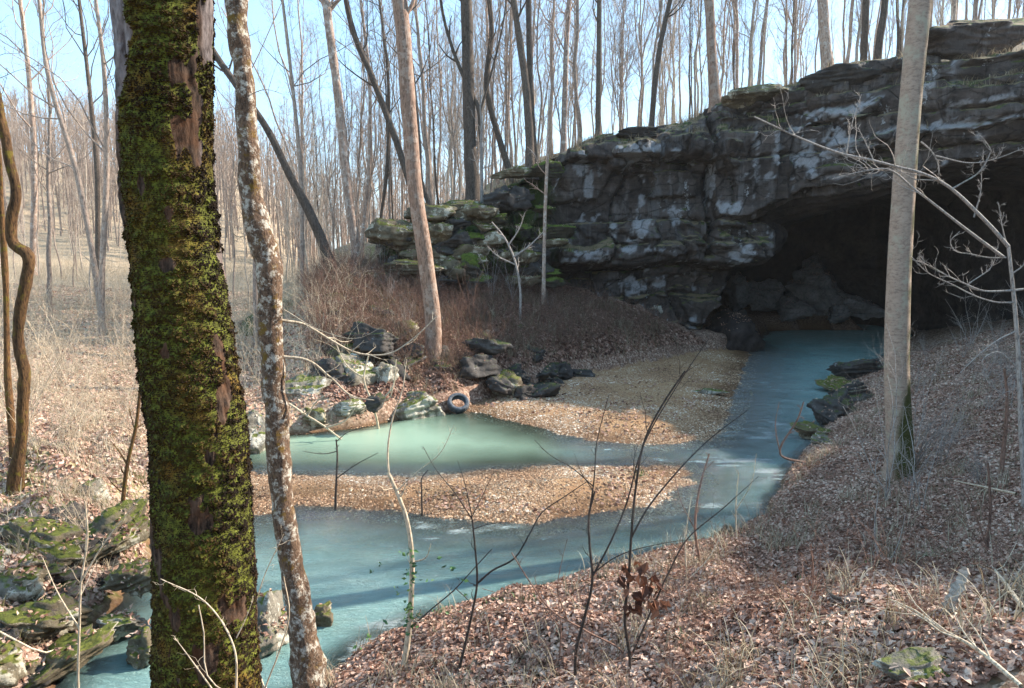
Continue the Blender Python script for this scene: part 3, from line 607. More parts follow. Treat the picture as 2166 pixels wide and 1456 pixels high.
# ------------------------------------------------------------------ traced trees
def trunk_mesh(name, C, sides, mat, bumpa=.06, freq=(3, 3, 1.2), seed=0, side=None):
    """C (n,4) path+radius; displaced tube"""
    P = C[:, :3]; R = C[:, 3]; v, f = tubes(P[None], R[None], sides); ctr = np.repeat(P, sides, 0); rad = np.repeat(R, sides)
    d = (v-ctr)/(rad[:, None]+1e-9); nz_ = fbm(v*np.array(freq), seed, 4); ridge = -np.abs(vn(v*np.array([freq[0]*3, freq[1]*3, freq[2]*1.2]), seed+9))
    v = ctr+d*(rad*(1+bumpa*nz_*2+bumpa*.8*ridge))[:, None]
    at_ = None
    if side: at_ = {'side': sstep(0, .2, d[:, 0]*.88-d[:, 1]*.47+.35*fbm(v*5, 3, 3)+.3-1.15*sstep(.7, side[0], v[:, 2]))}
    return mesh(name, v, [f], mat, True, at_)
def traced(pts, Y, label, mat, name='bare_tree', base=True, sides=12, bumpa=.06, top_ext=8., crown=14, n=60, group=None, flare=.35, seed=1, lens=.22, low=.35, extra=None, twig='same', zlim=None, freq=(3, 3, 1.2), side=None):
    if Y is None:
        Y = 26.
        while Y < 40 and at(pts[-1][0], pts[-1][1], Y)[2] > topz(at(pts[-1][0], pts[-1][1], Y)[0], Y): Y += .2
    Ys = Y if isinstance(Y, (list, tuple)) else [Y]*len(pts)
    C = []
    for (px, py, wd), yy in zip(pts, Ys):
        p = at(px, py, yy); dist = yy/ray(px, py)[1]; C.append((*p, wd*dist/FPX/2*1.0))
    C = C[::-1]; C = np.array(C)
    b = C[0]
    if base:
        g = topz(b[0], b[1])-.15
        if b[2] > g+2.5: g = b[2]-.6
        if b[2] > g+.05: C = np.vstack([[b[0]-(C[1][0]-b[0])/(C[1][2]-b[2])*(b[2]-g)*.5, b[1], g, b[3]*1.05], C])
    rng = np.random.RandomState(seed)
    if top_ext:
        d = C[-1][:3]-C[-2][:3]; d /= np.linalg.norm(d); k = 4; L = top_ext
        for j in range(1, k+1): C = np.vstack([C, np.r_[C[-1][:3]+d*L/k+rng.normal(0, .08, 3)*L/8, C[-1][3]*.72]])
    S = spline(C, n); S[:, 3] = np.maximum(S[:, 3], .003)
    hgt = S[:, 2]-S[0, 2]; S[:, 3] *= 1+flare*np.exp(-np.maximum(hgt, 0)/(.25+S[0, 3]))
    org = S[0, :3].copy(); S[:, :3] -= org
    e = empty(name, org)
    link('trunk', trunk_mesh('trunk', S, sides, M[mat], bumpa, seed=seed, freq=freq, side=side), e)
    tb = TB(); has = False
    if crown:
        Pp = spline(S, 20)[None]; P1, R1 = kids(rng, Pp[:, :, :3], Pp[:, :, 3], crown, low, .98, lens, .85, 7, .34, .6, .10, .5, .006)
        P2_, R2_ = kids(rng, P1, R1, 4, .25, 1, .42, .75, 5, .5, .3, .14, .6, .004); P3, R3 = kids(rng, P2_, R2_, 3, .2, 1, .5, .8, 4, .6, .2, .15, .6, .003)
        tb.add(P1, R1, 5); tb.add(P2_, R2_, 4); tb.add(P3, R3, 3); has = True
    for br in (extra or []):
        by = br.get('Y', Ys[0]); q = np.array([np.r_[at(px, py, by+dy)-org, 0] for px, py, dy in br['p']]); m = max(12, len(q)*4); s_ = spline(q, m)[:, :3]
        r = np.linspace(br['r'], br.get('r1', br['r']*.35), m); s_[1:] += np.cumsum(rng.normal(0, r.mean()*.25, (m-1, 3)), 0)*.4; tb.add(s_, r, 6); has = True
        if br.get('k', 4):
            a, b_ = kids(rng, s_[None], r[None], br.get('k', 4), .2, 1, br.get('lf', .2), .8, 5, .6, .3, .12, .7, .0025); tb.add(a, b_, 4)
            a, b_ = kids(rng, a, b_, 2, .3, 1, .45, .7, 4, .6, .2, .12, .7, .002); tb.add(a, b_, 3)
    if has: link('crown' if crown else 'branches', tb.mesh('branches', M[mat if twig == 'same' else twig]), e)
    tag(e, label, 'tree', group); return e

traced([(835, -60, 30), (845, 0, 31), (862, 200, 32), (878, 400, 32), (900, 550, 33), (917, 700, 34), (914, 795, 36)], 26, 'pinkish sycamore trunk at the waterline between the boulders and the tyre', 'bark_sycamore', 'sycamore_tree', sides=16, n=70, crown=10, low=.55, bumpa=.04)
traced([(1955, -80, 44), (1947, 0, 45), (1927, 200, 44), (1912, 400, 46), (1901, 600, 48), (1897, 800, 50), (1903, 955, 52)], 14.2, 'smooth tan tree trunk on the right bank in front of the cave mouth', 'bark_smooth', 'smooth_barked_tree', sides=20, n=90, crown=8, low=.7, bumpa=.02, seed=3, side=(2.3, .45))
traced([(425, 60, 12), (440, 90, 13), (500, 180, 14), (560, 265, 15), (615, 375, 17), (650, 440, 20), (685, 520, 22), (708, 590, 24)], 33, 'dark thin tree leaning far to the left above the slope', 'bark_dark', 'leaning_tree', top_ext=5, crown=8, lens=.25, low=.5, seed=4)
traced([(688, -30, 17), (690, 0, 18), (715, 200, 19), (735, 400, 20), (755, 555, 22)], 36, 'pale pinkish trunk behind the mossy ledge next to the leaning tree', 'bark_pink', crown=10, low=.4, seed=5)
traced([(984, -30, 24), (986, 0, 25), (990, 150, 25), (994, 300, 26), (1000, 415, 28)], 39, 'thick dark trunk standing on top of the mossy ledges', 'bark_dark', crown=10, low=.5, seed=6, extra=[dict(p=[(1018, 300, 0), (1012, 230, 0), (975, 150, 0), (935, 20, 0), (925, -60, 0)], r=.13, r1=.07, k=6), dict(p=[(1015, 240, 0), (1040, 150, 0), (1062, 60, 0), (1075, -40, 0)], r=.07, r1=.04, k=5)])
traced([(1035, 0, 10), (1040, 60, 11), (1030, 190, 12), (1052, 280, 13), (1090, 400, 14)], 40, 'crooked dark stem right of the thick trunk on the ledges', 'bark_dark', crown=8, seed=7)
traced([(1083, -20, 12), (1095, 60, 14), (1112, 180, 16), (1120, 290, 18), (1122, 380, 20)], 37.8, 'leftmost stem of the dark twin trunks at the left cliff corner', 'bark_dark', crown=9, low=.4, seed=8)
traced([(1118, -20, 12), (1119, 60, 13), (1122, 180, 13), (1130, 360, 15)], 38.6, 'right stem of the dark twin trunks at the left cliff corner', 'bark_dark', crown=9, low=.4, seed=9)
traced([(1497, -30, 19), (1500, 0, 20), (1506, 120, 21), (1512, 200, 24), (1514, 228, 26)], 39.6, 'brown trunk growing from the cliff edge above the vertical crack', 'bark_sycamore', crown=9, low=.4, seed=10)
traced([(1738, -30, 22), (1740, 0, 22), (1744, 80, 23), (1750, 140, 25)], 39, 'stout brown trunk on the hilltop above the arch', 'bark_pink', crown=9, low=.4, seed=12)
traced([(1832, -30, 13), (1832, 0, 14), (1828, 100, 15)], 40, 'left one of two dark stems on the hilltop left of the smooth trunk', 'bark_dark', crown=6, seed=13)
traced([(1872, -30, 13), (1872, 0, 14), (1860, 90, 16)], 39, 'right one of two dark stems on the hilltop left of the smooth trunk', 'bark_dark', crown=6, seed=14)
traced([(1205, -20, 10), (1198, 100, 11), (1195, 200, 12), (1192, 300, 13)], 41, 'pale trunk on the hill just left of the cliff boulders', 'bark_pink', crown=9, low=.3, seed=15)
traced([(1268, -20, 10), (1267, 100, 11), (1265, 270, 12)], 40.5, 'straight dark trunk on the cliff top over the overhanging block', 'bark_dark', crown=9, low=.3, seed=16)
traced([(1418, 0, 9), (1400, 80, 11), (1385, 180, 12), (1380, 240, 12)], 41, 'brown trunk leaning right on the cliff top', 'bark_dark', crown=9, low=.3, seed=17)
traced([(728, -20, 10), (745, 60, 12), (790, 170, 13), (835, 290, 14), (880, 420, 15), (905, 470, 16)], 37, 'dark stem leaning left behind the sycamore trunk', 'bark_dark', 'leaning_tree', top_ext=5, crown=7, low=.3, seed=18)
traced([(855, 20, 9), (872, 160, 10), (885, 300, 11), (890, 380, 11), (925, 480, 13)], 36.5, 'dark thin stem just right of the sycamore trunk top', 'bark_dark', crown=7, low=.3, seed=19)
traced([(1018, 290, 7), (1019, 400, 8), (1020, 545, 9)], None, 'thin pale sapling on the slope below the mossy ledges', 'twig_grey', 'sapling', top_ext=2.5, crown=6, sides=6, seed=20)
traced([(1158, 330, 7), (1153, 450, 8), (1150, 590, 9)], 34, 'thin tan sapling in front of the left cliff corner', 'bark_pink', 'sapling', top_ext=3, crown=6, sides=6, seed=21)
for i, (px0, px1, yb, wd, Y) in enumerate([(100, 205, 600, 11, 34), (60, 70, 560, 12, 42), (185, 208, 560, 10, 40), (220, 215, 610, 11, 33), (615, 640, 600, 9, 36), (780, 765, 540, 9, 39), (820, 800, 520, 8, 41), (525, 540, 620, 9, 30)]):
    traced([(px0-20, -20, wd*.6), (px0, 150, wd*.8), ((px0+px1)/2+8, 360, wd), (px1, yb, wd*1.1)], Y,
           ['crooked grey tree leaning left in the pale wood', 'upright brown trunk near the left edge of the wood', 'slim forked tree halfway to the big mossy trunk', 'slim trunk right beside the big mossy trunk', 'thin dark stem between the spotted trunk and leaning tree',
            'thin trunk just right of the pale pinkish trunk', 'thin trunk left of the sycamore over the ledge', 'thin stem close behind the spotted trunk'][i], ['bark_far', 'bark_pink', 'bark_dark', 'bark_far'][i % 4], crown=11, low=.3, lens=.3, seed=40+i)
# lichen spotted tree
traced([(495, -120, 44), (500, -30, 45), (503, 60, 44), (517, 180, 42), (524, 300, 43), (530, 400, 46), (548, 490, 56), (566, 545, 54), (570, 640, 52), (576, 760, 52), (585, 880, 50), (592, 1000, 50), (604, 1110, 50), (620, 1210, 52), (640, 1330, 58), (655, 1430, 66)], 7.6,
       'slim crooked tree spotted with white lichen right of the big mossy trunk', 'bark_lichen', 'lichen_spotted_tree', sides=24, n=220, top_ext=5, crown=8, low=.75, bumpa=.14, seed=22, freq=(6, 6, 5), twig='twig_pale', extra=[
       dict(p=[(596, 678, 0), (640, 685, .1), (700, 720, .2), (760, 748, .3), (825, 748, .35), (870, 720, .4), (925, 668, .5)], r=.017, r1=.005, k=7, lf=.16),
       dict(p=[(600, 755, 0), (650, 762, .05), (700, 800, .1), (745, 838, .1), (790, 846, .1)], r=.018, r1=.006, k=5, lf=.2),
       dict(p=[(600, 655, 0), (680, 700, -.2), (760, 715, -.3), (810, 690, -.3)], r=.006, k=3), dict(p=[(520, 205, 0), (560, 190, -.1), (600, 200, -.2)], r=.006, k=2),
       dict(p=[(560, 480, 0), (500, 500, -.1), (470, 450, -.2), (440, 470, -.3)], r=.006, k=3)])
# twisted mossy stems on the left
traced([(-70, -60, 16), (-40, 60, 18), (-12, 180, 19), (6, 270, 20), (22, 350, 21), (34, 410, 22), (24, 470, 22), (28, 515, 25), (58, 540, 25), (56, 590, 24), (42, 660, 23), (38, 720, 22), (50, 790, 24), (48, 880, 22), (42, 960, 24), (36, 992, 28)], 12.8,
       'twisted orange brown mossy stem with sharp kinks at the left edge', 'bark_mossy', 'twisted_tree', sides=14, n=120, top_ext=3, crown=6, low=.8, bumpa=.12, seed=23, freq=(5, 5, 3))
traced([(2, 420, 10), (8, 520, 13), (12, 600, 13), (14, 700, 13), (16, 800, 13), (22, 870, 16)], 14.2, 'thinner straight mossy stem behind the twisted stem at the left edge', 'bark_mossy', 'mossy_tree', sides=10, n=60, top_ext=3, crown=4, low=.8, bumpa=.12, seed=24)
# ------------------------------------------------------------------ big mossy tree
def big_tree():
    Y = 4.5; pts = [(322, -420, 176), (330, -200, 184), (345, 0, 188), (350, 150, 180), (354, 400, 174), (370, 520, 170), (388, 650, 176), (402, 800, 182), (418, 900, 184), (427, 1050, 186), (433, 1200, 192), (436, 1330, 194), (438, 1460, 204), (440, 1640, 225)]
    C = []
    for px, py, wd in pts[::-1]:
        p = at(px, py, Y); C.append((*p, wd*(Y/ray(px, py)[1])/FPX/2))
    C = np.array(C); g = gh1(C[0, 0], C[0, 1])-.2
    if C[0, 2] > g: C = np.vstack([[C[0, 0]+.01, Y, g, C[0, 3]*1.25], C])
    n = 640; S = spline(C, n); sides = 210; org = S[0, :3].copy(); S[:, :3] -= org
    P, R = S[:, :3], S[:, 3]; v, f = tubes(P[None], R[None], sides); ctr = np.repeat(P, sides, 0); rad = np.repeat(R, sides); d = v-ctr; dn = d/(rad[:, None])
    # camera faces -y side
    u_ = dn[:, 0]*.92+dn[:, 1]*.39; face = dn[:, 0]*.39-dn[:, 1]*.92; z = v[:, 2]+org[2]
    nb = fbm(v*np.array([3, 3, 1.5]), 5, 4)
    mm = sstep(1.32, 1.0, u_+.45*nb+.18*sstep(5, 6.5, z))*sstep(-1.0, -.80, u_+.2*nb-.30*sstep(5.6, 6.4, z)+.1)*sstep(-.6, -.2, face+.3*nb)
    mm *= 1-.9*sstep(.20, .36, fbm(v*np.array([7, 7, 3.2]), 41, 4)+.16*u_)
    mm = np.clip(mm+.25*vn(v*9, 4)*(mm > .05), 0, 1)
    ridges = np.abs(vn(np.c_[v[:, 0]*16, v[:, 1]*16, v[:, 2]*2.6], 8))+.5*np.abs(vn(np.c_[v[:, 0]*38, v[:, 1]*38, v[:, 2]*9], 18)); cl = 1-np.clip(worley(v*np.array([26, 26, 34]), 3), 0, 1); cl2 = 1-np.clip(worley(v*np.array([11, 11, 15]), 13), 0, 1)
    disp = .012*nb+.024*ridges*(1-mm)+mm*(.004+.012*cl*(.4+.6*cl2)+.022*cl2**2)
    v = v+dn*disp[:, None]
    t = NT('big_trunk_bark'); a = t.attr('moss'); n1 = t.noise(24, 6, t.co((1, 1, .35)), .7); n2 = t.noise(5, 5)
    bk = t.mix(t.ramp(n1, [(.40, 0.), (.62, 1.)]), (.014, .008, .005), (.115, .070, .046)); bk = t.mix(t.ramp(n2, [(.48, 0.), (.62, .5)]), bk, (.11, .042, .014))
    pale = t.mix(t.ramp(n1, [(.35, 0.), (.62, 1.)]), (.07, .05, .045), (.30, .25, .235)); bk = t.mix(t.attr('pale'), bk, pale)
    mo = t.mix(t.ramp(t.noise(30, 4), [(.35, 0.), (.65, 1.)]), (.03, .028, .004), (.15, .16, .02)); mo = t.mix(t.ramp(t.noise(3.5, 4), [(.5, 0.), (.65, .8)]), mo, (.15, .075, .012))
    c = t.mix(t.ramp(t.math('ADD', a, t.math('MULTIPLY', t.math('SUBTRACT', n1, .5), .5)), [(.35, 0.), (.5, 1.)]), bk, mo)
    m_ = t.done(c, t.bump(n1, .8, .02))
    pal = .8*sstep(.70, .85, u_+.2*nb)*sstep(4.0, 6.0, z)+sstep(-.5, -.75, u_+.2*nb)*sstep(5.6, 6.4, z)
    e = empty('mossy_tree', org); tr = link('trunk', mesh('trunk', v, [f], m_, True, {'moss': mm, 'pale': np.clip(pal, 0, 1)}), e)
    # shingled moss tufts
    rng = np.random.RandomState(9); vis = np.where((mm > .35) & (z > 2.0) & (z < 7.6))[0]; pk = rng.choice(vis, 62000, p=None); c_ = v[pk]; nn = dn[pk]*np.array([1, 1, 0]); nn /= np.linalg.norm(nn, axis=1, keepdims=True)
    nn = nn+rng.normal(0, .25, nn.shape); sz = rng.uniform(.004, .009, len(pk))*(.45+cl2[pk]*1.15); tg = np.cross(nn, [0, 0, 1.]); tg /= np.linalg.norm(tg, axis=1, keepdims=True)
    ang = rng.normal(0, .6, len(pk)); dwn = np.cross(nn, tg); dwn *= -np.sign(dwn[:, 2:3]+1e-9); ax_ = tg*np.cos(ang)[:, None]+dwn*np.sin(ang)[:, None]; lx = np.cross(nn, ax_); lx *= -np.sign(lx[:, 2:3])
    lx /= np.linalg.norm(lx, axis=1, keepdims=True); ax_ /= np.linalg.norm(ax_, axis=1, keepdims=True); s1 = sz[:, None]
    q = np.stack([c_-ax_*s1*.8-nn*.002, c_+ax_*s1*.8-nn*.002, c_+ax_*s1*.6+lx*s1*1.1+nn*s1*.75, c_+lx*s1*1.5+nn*s1*.55, c_-ax_*s1*.6+lx*s1*1.1+nn*s1*.75], 1)
    N = len(pk); b = np.arange(N)[:, None]*5; F1 = b+np.array([[0, 1, 2, 4]]); F2 = b+np.array([[4, 2, 3]])
    patch = vn(c_*np.array([3.5, 3.5, 2.5]), 77)*.5+.5; rn = np.clip(-.12+.55*patch+.75*(cl2[pk]-.35)+rng.normal(0, .15, N)-.42*sstep(0.1, .7, u_[pk]+.3*nb[pk]), 0, 1)  # tufts painted darker in the gaps between moss clumps, in place of shade
    tag(link('moss', mesh('moss', q.reshape(-1, 3), [F1, F2], M['moss_tuft'], False, {'rnd': np.repeat(rn, 5)}), tr), kind='stuff')
    tb = TB(); Pp = spline(S, 20)[None]; r2 = np.random.RandomState(3); P1, R1 = kids(r2, Pp[:, :, :3], Pp[:, :, 3], 3, .93, .99, .3, .8, 8, .4, .5); tb.add(P1, R1, 8)
    tag(e, 'huge leaning trunk covered in green and brown moss in the left foreground', 'tree')
big_tree()

# ------------------------------------------------------------------ boulders
import bmesh
_ico = {}
def ico(sub):
    if sub not in _ico:
        bm = bmesh.new(); bmesh.ops.create_icosphere(bm, subdivisions=sub, radius=1); V = np.array([v.co[:] for v in bm.verts]); F = np.array([[v.index for v in f.verts] for f in bm.faces]); bm.free(); _ico[sub] = (V, F)
    return _ico[sub]
def rock(seed, size, cuts=12, rough=.10, sub=5):
    V, F = ico(sub); rng = np.random.RandomState(seed); n = rng.normal(size=(cuts, 3)); n /= np.linalg.norm(n, axis=1, keepdims=True); d = rng.uniform(.45, .95, cuts)
    r = np.full(len(V), 1.15)
    dots = V@n.T
    cand = np.where(dots > .05, d[None]/np.maximum(dots, .05), 9); kk = 34.
    r = -np.log(np.exp(-kk*np.minimum(cand, 3)).sum(1)+np.exp(-kk*1.15))/kk
    P = V*r[:, None]; P *= 1-.22*np.abs(vn(P*1.7+seed, seed+21))[:, None]-.10*np.abs(vn(P*4.1+seed, seed+22))[:, None]; P *= 1+rough*fbm(P*2.2+seed*3.1, seed, 4)[:, None]*1.6; st = np.round(P[:, 2]*5)/5
    P += V*(.03*np.sin(P[:, 2]*22+3*vn(P*1.5, seed+3)))[:, None]*rough*8
    return P*np.asarray(size), F
def boulder(px, py, zb, size, mat, label, seed, rz=0., sink=.3, name='boulder', group=None, cuts=12, rough=.1, cat='boulder', tilt=(0, 0), sub=5, Y=None):
    """px,py = where its foot meets the ground/water of height zb"""
    if Y is None: x, y = gp(px, py, zb)
    else: x, y, zb = at(px, py, Y)
    y += size[1]*.7*0
    if Y is None: zb = max(zb, gh1(x, y+size[1]*.6)-.3*size[2]-.15)
    P, F = rock(seed, size, cuts, rough, sub); o = link(name, mesh(name, P, [F], M[mat], True), loc=(x, y+size[1]*.6, zb+size[2]*(1-sink)-size[2]*.35))
    o.rotation_euler = (tilt[0], tilt[1], rz); tag(o, label, cat, group); return o
B = boulder
SL = ['above the pale rounded boulder', 'over the tall narrow rock', 'above the long slab', 'left of the sycamore', 'beside the sycamore foot', 'above the tyre', 'right of the tyre', 'over the tip of the gravel bar', 'over the gravel middle', 'over the wide gravel', 'below the cliff ledge', 'below the pale cliff patches', 'near the cave corner', 'at the cave entrance']
B(870, 888, .0, (1.3, .75, .72), 'boulder_pale', 'long pale slab boulder with a mossy foot left of the tyre', 1, -.15, tilt=(.1, -.12))
B(725, 905, .0, (.62, .5, .42), 'boulder_pale', 'rounded pale boulder at the waterline of the pool', 2)
B(655, 915, .0, (.7, .5, .4), 'boulder_mossy', 'low mossy rock at the pool edge near the spotted trunk', 3)
B(740, 850, .5, (.85, .7, .85), 'boulder_pale', 'grey boulder standing behind the rounded pale boulder', 4, .5)
B(800, 840, .6, (.55, .5, .85), 'boulder_pale', 'tall narrow pale rock leaning behind the long slab', 5, .3, tilt=(0, .35))
B(745, 795, 1.1, (.5, .45, .45), 'boulder_pale', 'small pale rock highest among the bank boulders', 6)
B(640, 860, .6, (.8, .7, .55), 'boulder_pale', 'pale boulder on the bank just right of the spotted trunk', 7)
B(535, 950, .1, (.55, .5, .8), 'boulder_pale', 'cream boulder at the water between the two near trunks', 8)
B(700, 830, .9, (.9, .7, .6), 'boulder_dark', 'dark boulder above the bank boulders', 19)
B(1000, 800, .9, (1.2, .7, .8), 'boulder_dark', 'dark mossy rock just right of the sycamore foot', 9)
B(1085, 815, .4, (1.0, .7, .65), 'boulder_dark', 'dark mossy rock above the left tip of the gravel bar', 10)
B(1030, 750, 1.6, (.9, .6, .55), 'boulder_dark', 'dark rock half buried in the slope right of the sycamore', 13)
B(860, 770, 1.4, (1.1, .7, .6), 'boulder_dark', 'dark shadowed rock left of the sycamore foot', 14)
B(920, 840, .3, (.7, .6, .5), 'boulder_dark', 'dark rock right behind the long pale slab', 15)
B(790, 735, 2.1, (1.3, .8, .6), 'boulder_dark', 'mossy rock high on the slope under the ledges', 17, -.2)
B(1390, 665, 2.0, (.55, .4, .45), 'boulder_pale', 'small pinkish block under the pale patch of the cliff foot', 18)
B(1560, 742, 0, (1.9, 1.5, 1.9), 'cave_rock_darkened', 'rounded brown boulder at the left side of the cave entrance', 21, .4, sink=.45, rough=.14)
for i, (px, py, sx, sy, sz, Y, lb) in enumerate([(1740, 640, 3.0, 2.2, 2.7, 52, 'largest rounded boulder in the dark of the cave'), (1620, 650, 2.0, 1.5, 1.6, 51, 'grey boulder left of the largest one in the cave'), (1680, 672, 1.6, 1.3, 1.1, 50, 'smaller boulder at the foot of the cave rock pile'),
                                            (1830, 665, 2.0, 1.5, 1.2, 51, 'flat boulder right of the largest one in the cave'), (1780, 680, 1.2, 1., .8, 49.5, 'low boulder at the back shore inside the cave'), (1570, 640, 1.6, 1.3, 1.6, 49, 'boulder deepest left in the cave behind the entrance rock')]):
    B(px, py, 0, (sx, sy, sz), 'cave_boulder', lb, 30+i, i*.9, sink=.3, Y=Y, rough=.14)
for i, (px, py, z, s, lb, mt) in enumerate([(1720, 925, .1, (.75, .5, .22), 'flat moss topped rock in the rapids at the right bank', 'boulder_mossy'), (1765, 885, .3, (.8, .7, .5), 'dark rock behind the flat mossy rock in the rapids', 'boulder_dark'),
                                    (1825, 850, .3, (1.0, .8, .55), 'grey rock at the right bank in front of the smooth trunk', 'boulder_dark'), (1795, 830, .1, (1.0, .8, .3), 'low greenish slab at the right waterline', 'boulder_mossy'),
                                    (1840, 800, .2, (1.3, .9, .6), 'farthest dark rock on the right bank before the cave', 'boulder_dark'), (1745, 945, .3, (.3, .25, .2), 'small white stone beside the rapids', 'boulder_pale'), (1545, 1145, .05, (.28, .22, .14), 'small dark green stone at the near waterline', 'boulder_dark')]):
    B(px, py, z, s, mt, lb, 50+i, i*.7, sub=5, cuts=8, rough=.2, tilt=(.25*math.sin(i*2.), .2*math.cos(i*3.)))
B(1590, 835, .05, (.1, .1, .1), 'boulder_pale', 'tiny pale stone at the tip of the upper gravel bar', 60, sub=3)
o = B(1510, 835, .12, (1.0, .35, .12), 'boulder_pale', 'thin pale pointed slab lying at the edge of the upper gravel bar', 61, -.2, sub=4)
rr_ = random.Random(5)
for i in range(52):
    px = 690+560*rr_.random()**1.2; py = np.interp(px, [690, 985, 1130, 1250, 1400, 1480], [870, 845, 822, 798, 768, 752])-rr_.uniform(0, 1)**1.4*np.interp(px, [700, 1000, 1200, 1480], [120, 90, 50, 15]); s_ = rr_.uniform(.3, .85)*(1 if px < 1080 else (.75 if px < 1300 else .5))
    if 915 < px < 1030 and py > 800: px += 130
    zz = .5
    for _ in range(8): x_0, y_0 = gp(px, py, zz); zz = .5*zz+.5*gh1(x_0, y_0)
    sh = rr_.choice([('angular', 8), ('blocky', 6), ('rounded', 16)])
    o = B(px, py, zz, (s_*rr_.uniform(.9, 1.5), s_, s_*rr_.uniform(.5, .95)), rr_.choice(['boulder_dark', 'boulder_dark', 'boulder_mossy']), 'x', 130+i, rr_.uniform(0, 3), sink=.6, sub=4, cuts=sh[1], rough=.2, group='dark rocks along the foot of the slope', tilt=(rr_.uniform(-.4, .4), rr_.uniform(-.4, .4)))
    o['label'] = f"{'small' if s_ < .42 else ('mid sized' if s_ < .6 else 'large')} {sh[0]} {'mossy' if 'mossy' in o.data.materials[0].name else 'dark'} bank rock {'at the waterline' if zz < .6 else 'up the slope'} {SL[min(13, int((px-690)/61))]}"
# left foreground mossy rocks
for i, (px, py, z, s, lb, mt) in enumerate([
    (60, 1180, .8, (.75, .55, .42), 'mossy boulder over a dark hollow at the left edge', 'boulder_mossy'), (230, 1150, .8, (.8, .5, .38), 'moss topped ledge rock below the slim stem', 'boulder_mossy'), (270, 1250, .5, (.5, .4, .4), 'mossy rock just left of the big mossy trunk', 'boulder_mossy'),
    (60, 1330, .5, (.55, .42, .4), 'yellow green mossy rock lower at the left edge', 'boulder_mossy'), (130, 1420, .2, (.6, .4, .32), 'bright green mossy rock in the bottom left corner', 'boulder_mossy'), (250, 1335, .2, (.45, .35, .3), 'sunlit tan rock beside the big mossy trunk', 'boulder_pale'),
    (300, 1400, .05, (.25, .3, .38), 'green mossy rock at the water behind the big trunk', 'boulder_mossy'), (560, 1385, .0, (.55, .45, .62), 'cream boulder with moss between the two near trunks at the bottom', 'boulder_pale'), (665, 1330, .0, (.22, .25, .28), 'small green mossy stone right of the spotted trunk foot', 'boulder_mossy'),
    (30, 1240, .6, (.5, .4, .3), 'brown rock under the leaves at the left edge', 'boulder_dark')]):
    s = (s[0]*.95, s[1]*.95, s[2]*.72) if px < 320 else s
    B(px, py, z, s, mt, lb, 70+i, i*1.1, sub=5, rough=.2, cuts=8, sink=.5, tilt=(.3*math.sin(i*2.1), .3*math.cos(i*3.3)))
rr_ = random.Random(8)
for i in range(26):
    px = rr_.uniform(-40, 320); py = rr_.uniform(1050, 1450); zz = .5
    for _ in range(8): x_0, y_0 = gp(px, py, zz); zz = .5*zz+.5*gh1(x_0, y_0)
    if zz < .08: continue
    s_ = rr_.uniform(.14, .34); sh = rr_.choice([('angular', 7), ('blocky', 6), ('rounded', 13)]); mt = rr_.choice(['boulder_mossy', 'boulder_dark', 'boulder_pale'])
    B(px, py, zz, (s_*rr_.uniform(1, 1.6), s_, s_*rr_.uniform(.5, 1.)), mt, f"{'small' if s_ < .24 else 'mid sized'} {sh[0]} {mt.split('_')[1]} rock {['high', 'in the middle', 'low'][int((py-1050)/134)]} in the left foreground, {['by the edge', 'halfway', 'near the mossy trunk'][int((px+40)/121)]}", 230+i, rr_.uniform(0, 3), sink=.5, sub=4, cuts=sh[1], rough=.2, group='rocks of the left foreground', tilt=(rr_.uniform(-.5, .5), rr_.uniform(-.5, .5)))
zz = 1.6
for _ in range(10): x_0, y_0 = gp(1950, 1452, zz); zz = .5*zz+.5*gh1(x_0, y_0)
B(1950, 1452, zz, (.34, .2, .12), 'boulder_pale', 'flat mossy rock with a white face at the bottom right', 82, .4, sub=5)

# ------------------------------------------------------------------ mossy ledge blocks left of the cliff
for i, (px, py, Y, s, lb) in enumerate([(840, 500, 33.2, (1.4, 1.0, .9), 'bright green mossy block at the left end of the ledges'), (930, 505, 33.6, (1.1, .9, .7), 'green mossy block right behind the sycamore trunk'), (860, 570, 32.6, (1.7, 1.0, .45), 'flat mossy slab under the bright green block'),
                                        (985, 455, 34.6, (1.5, 1.1, .6), 'mossy slab below the thick dark trunk'), (1060, 430, 35, (1.6, 1.1, .8), 'dark mossy block in the middle of the ledges'), (1075, 368, 36, (1.2, .9, .35), 'sunlit mossy cap slab at the top of the ledges'), (780, 590, 32.4, (1.6, 1.0, .45), 'low mossy slab left below the bright green block'),
                                        (1610, 205, 37.6, (1.8, 1.2, .6), 'moss covered block on the cliff edge right of the brown trunk'), (1800, 165, 35.6, (2.0, 1.3, .7), 'mossy overhanging block on the hilltop above the arch'), (1360, 285, 37.2, (1.8, 1., .35), 'moss capped slab on the left cliff top'),
                                        (2090, 70, 33.5, (2.6, 1.4, 1.1), 'dark rock outcrop at the top right corner')]):
    B(px, py, 0, s, 'cliff_rock' if i in (10,) else ('boulder_dark' if i in (4, 9, 8) else 'boulder_mossy'), lb, 90+i, 0, sink=.5, Y=Y, cuts=9, cat='rock', name='mossy_ledge_rock')

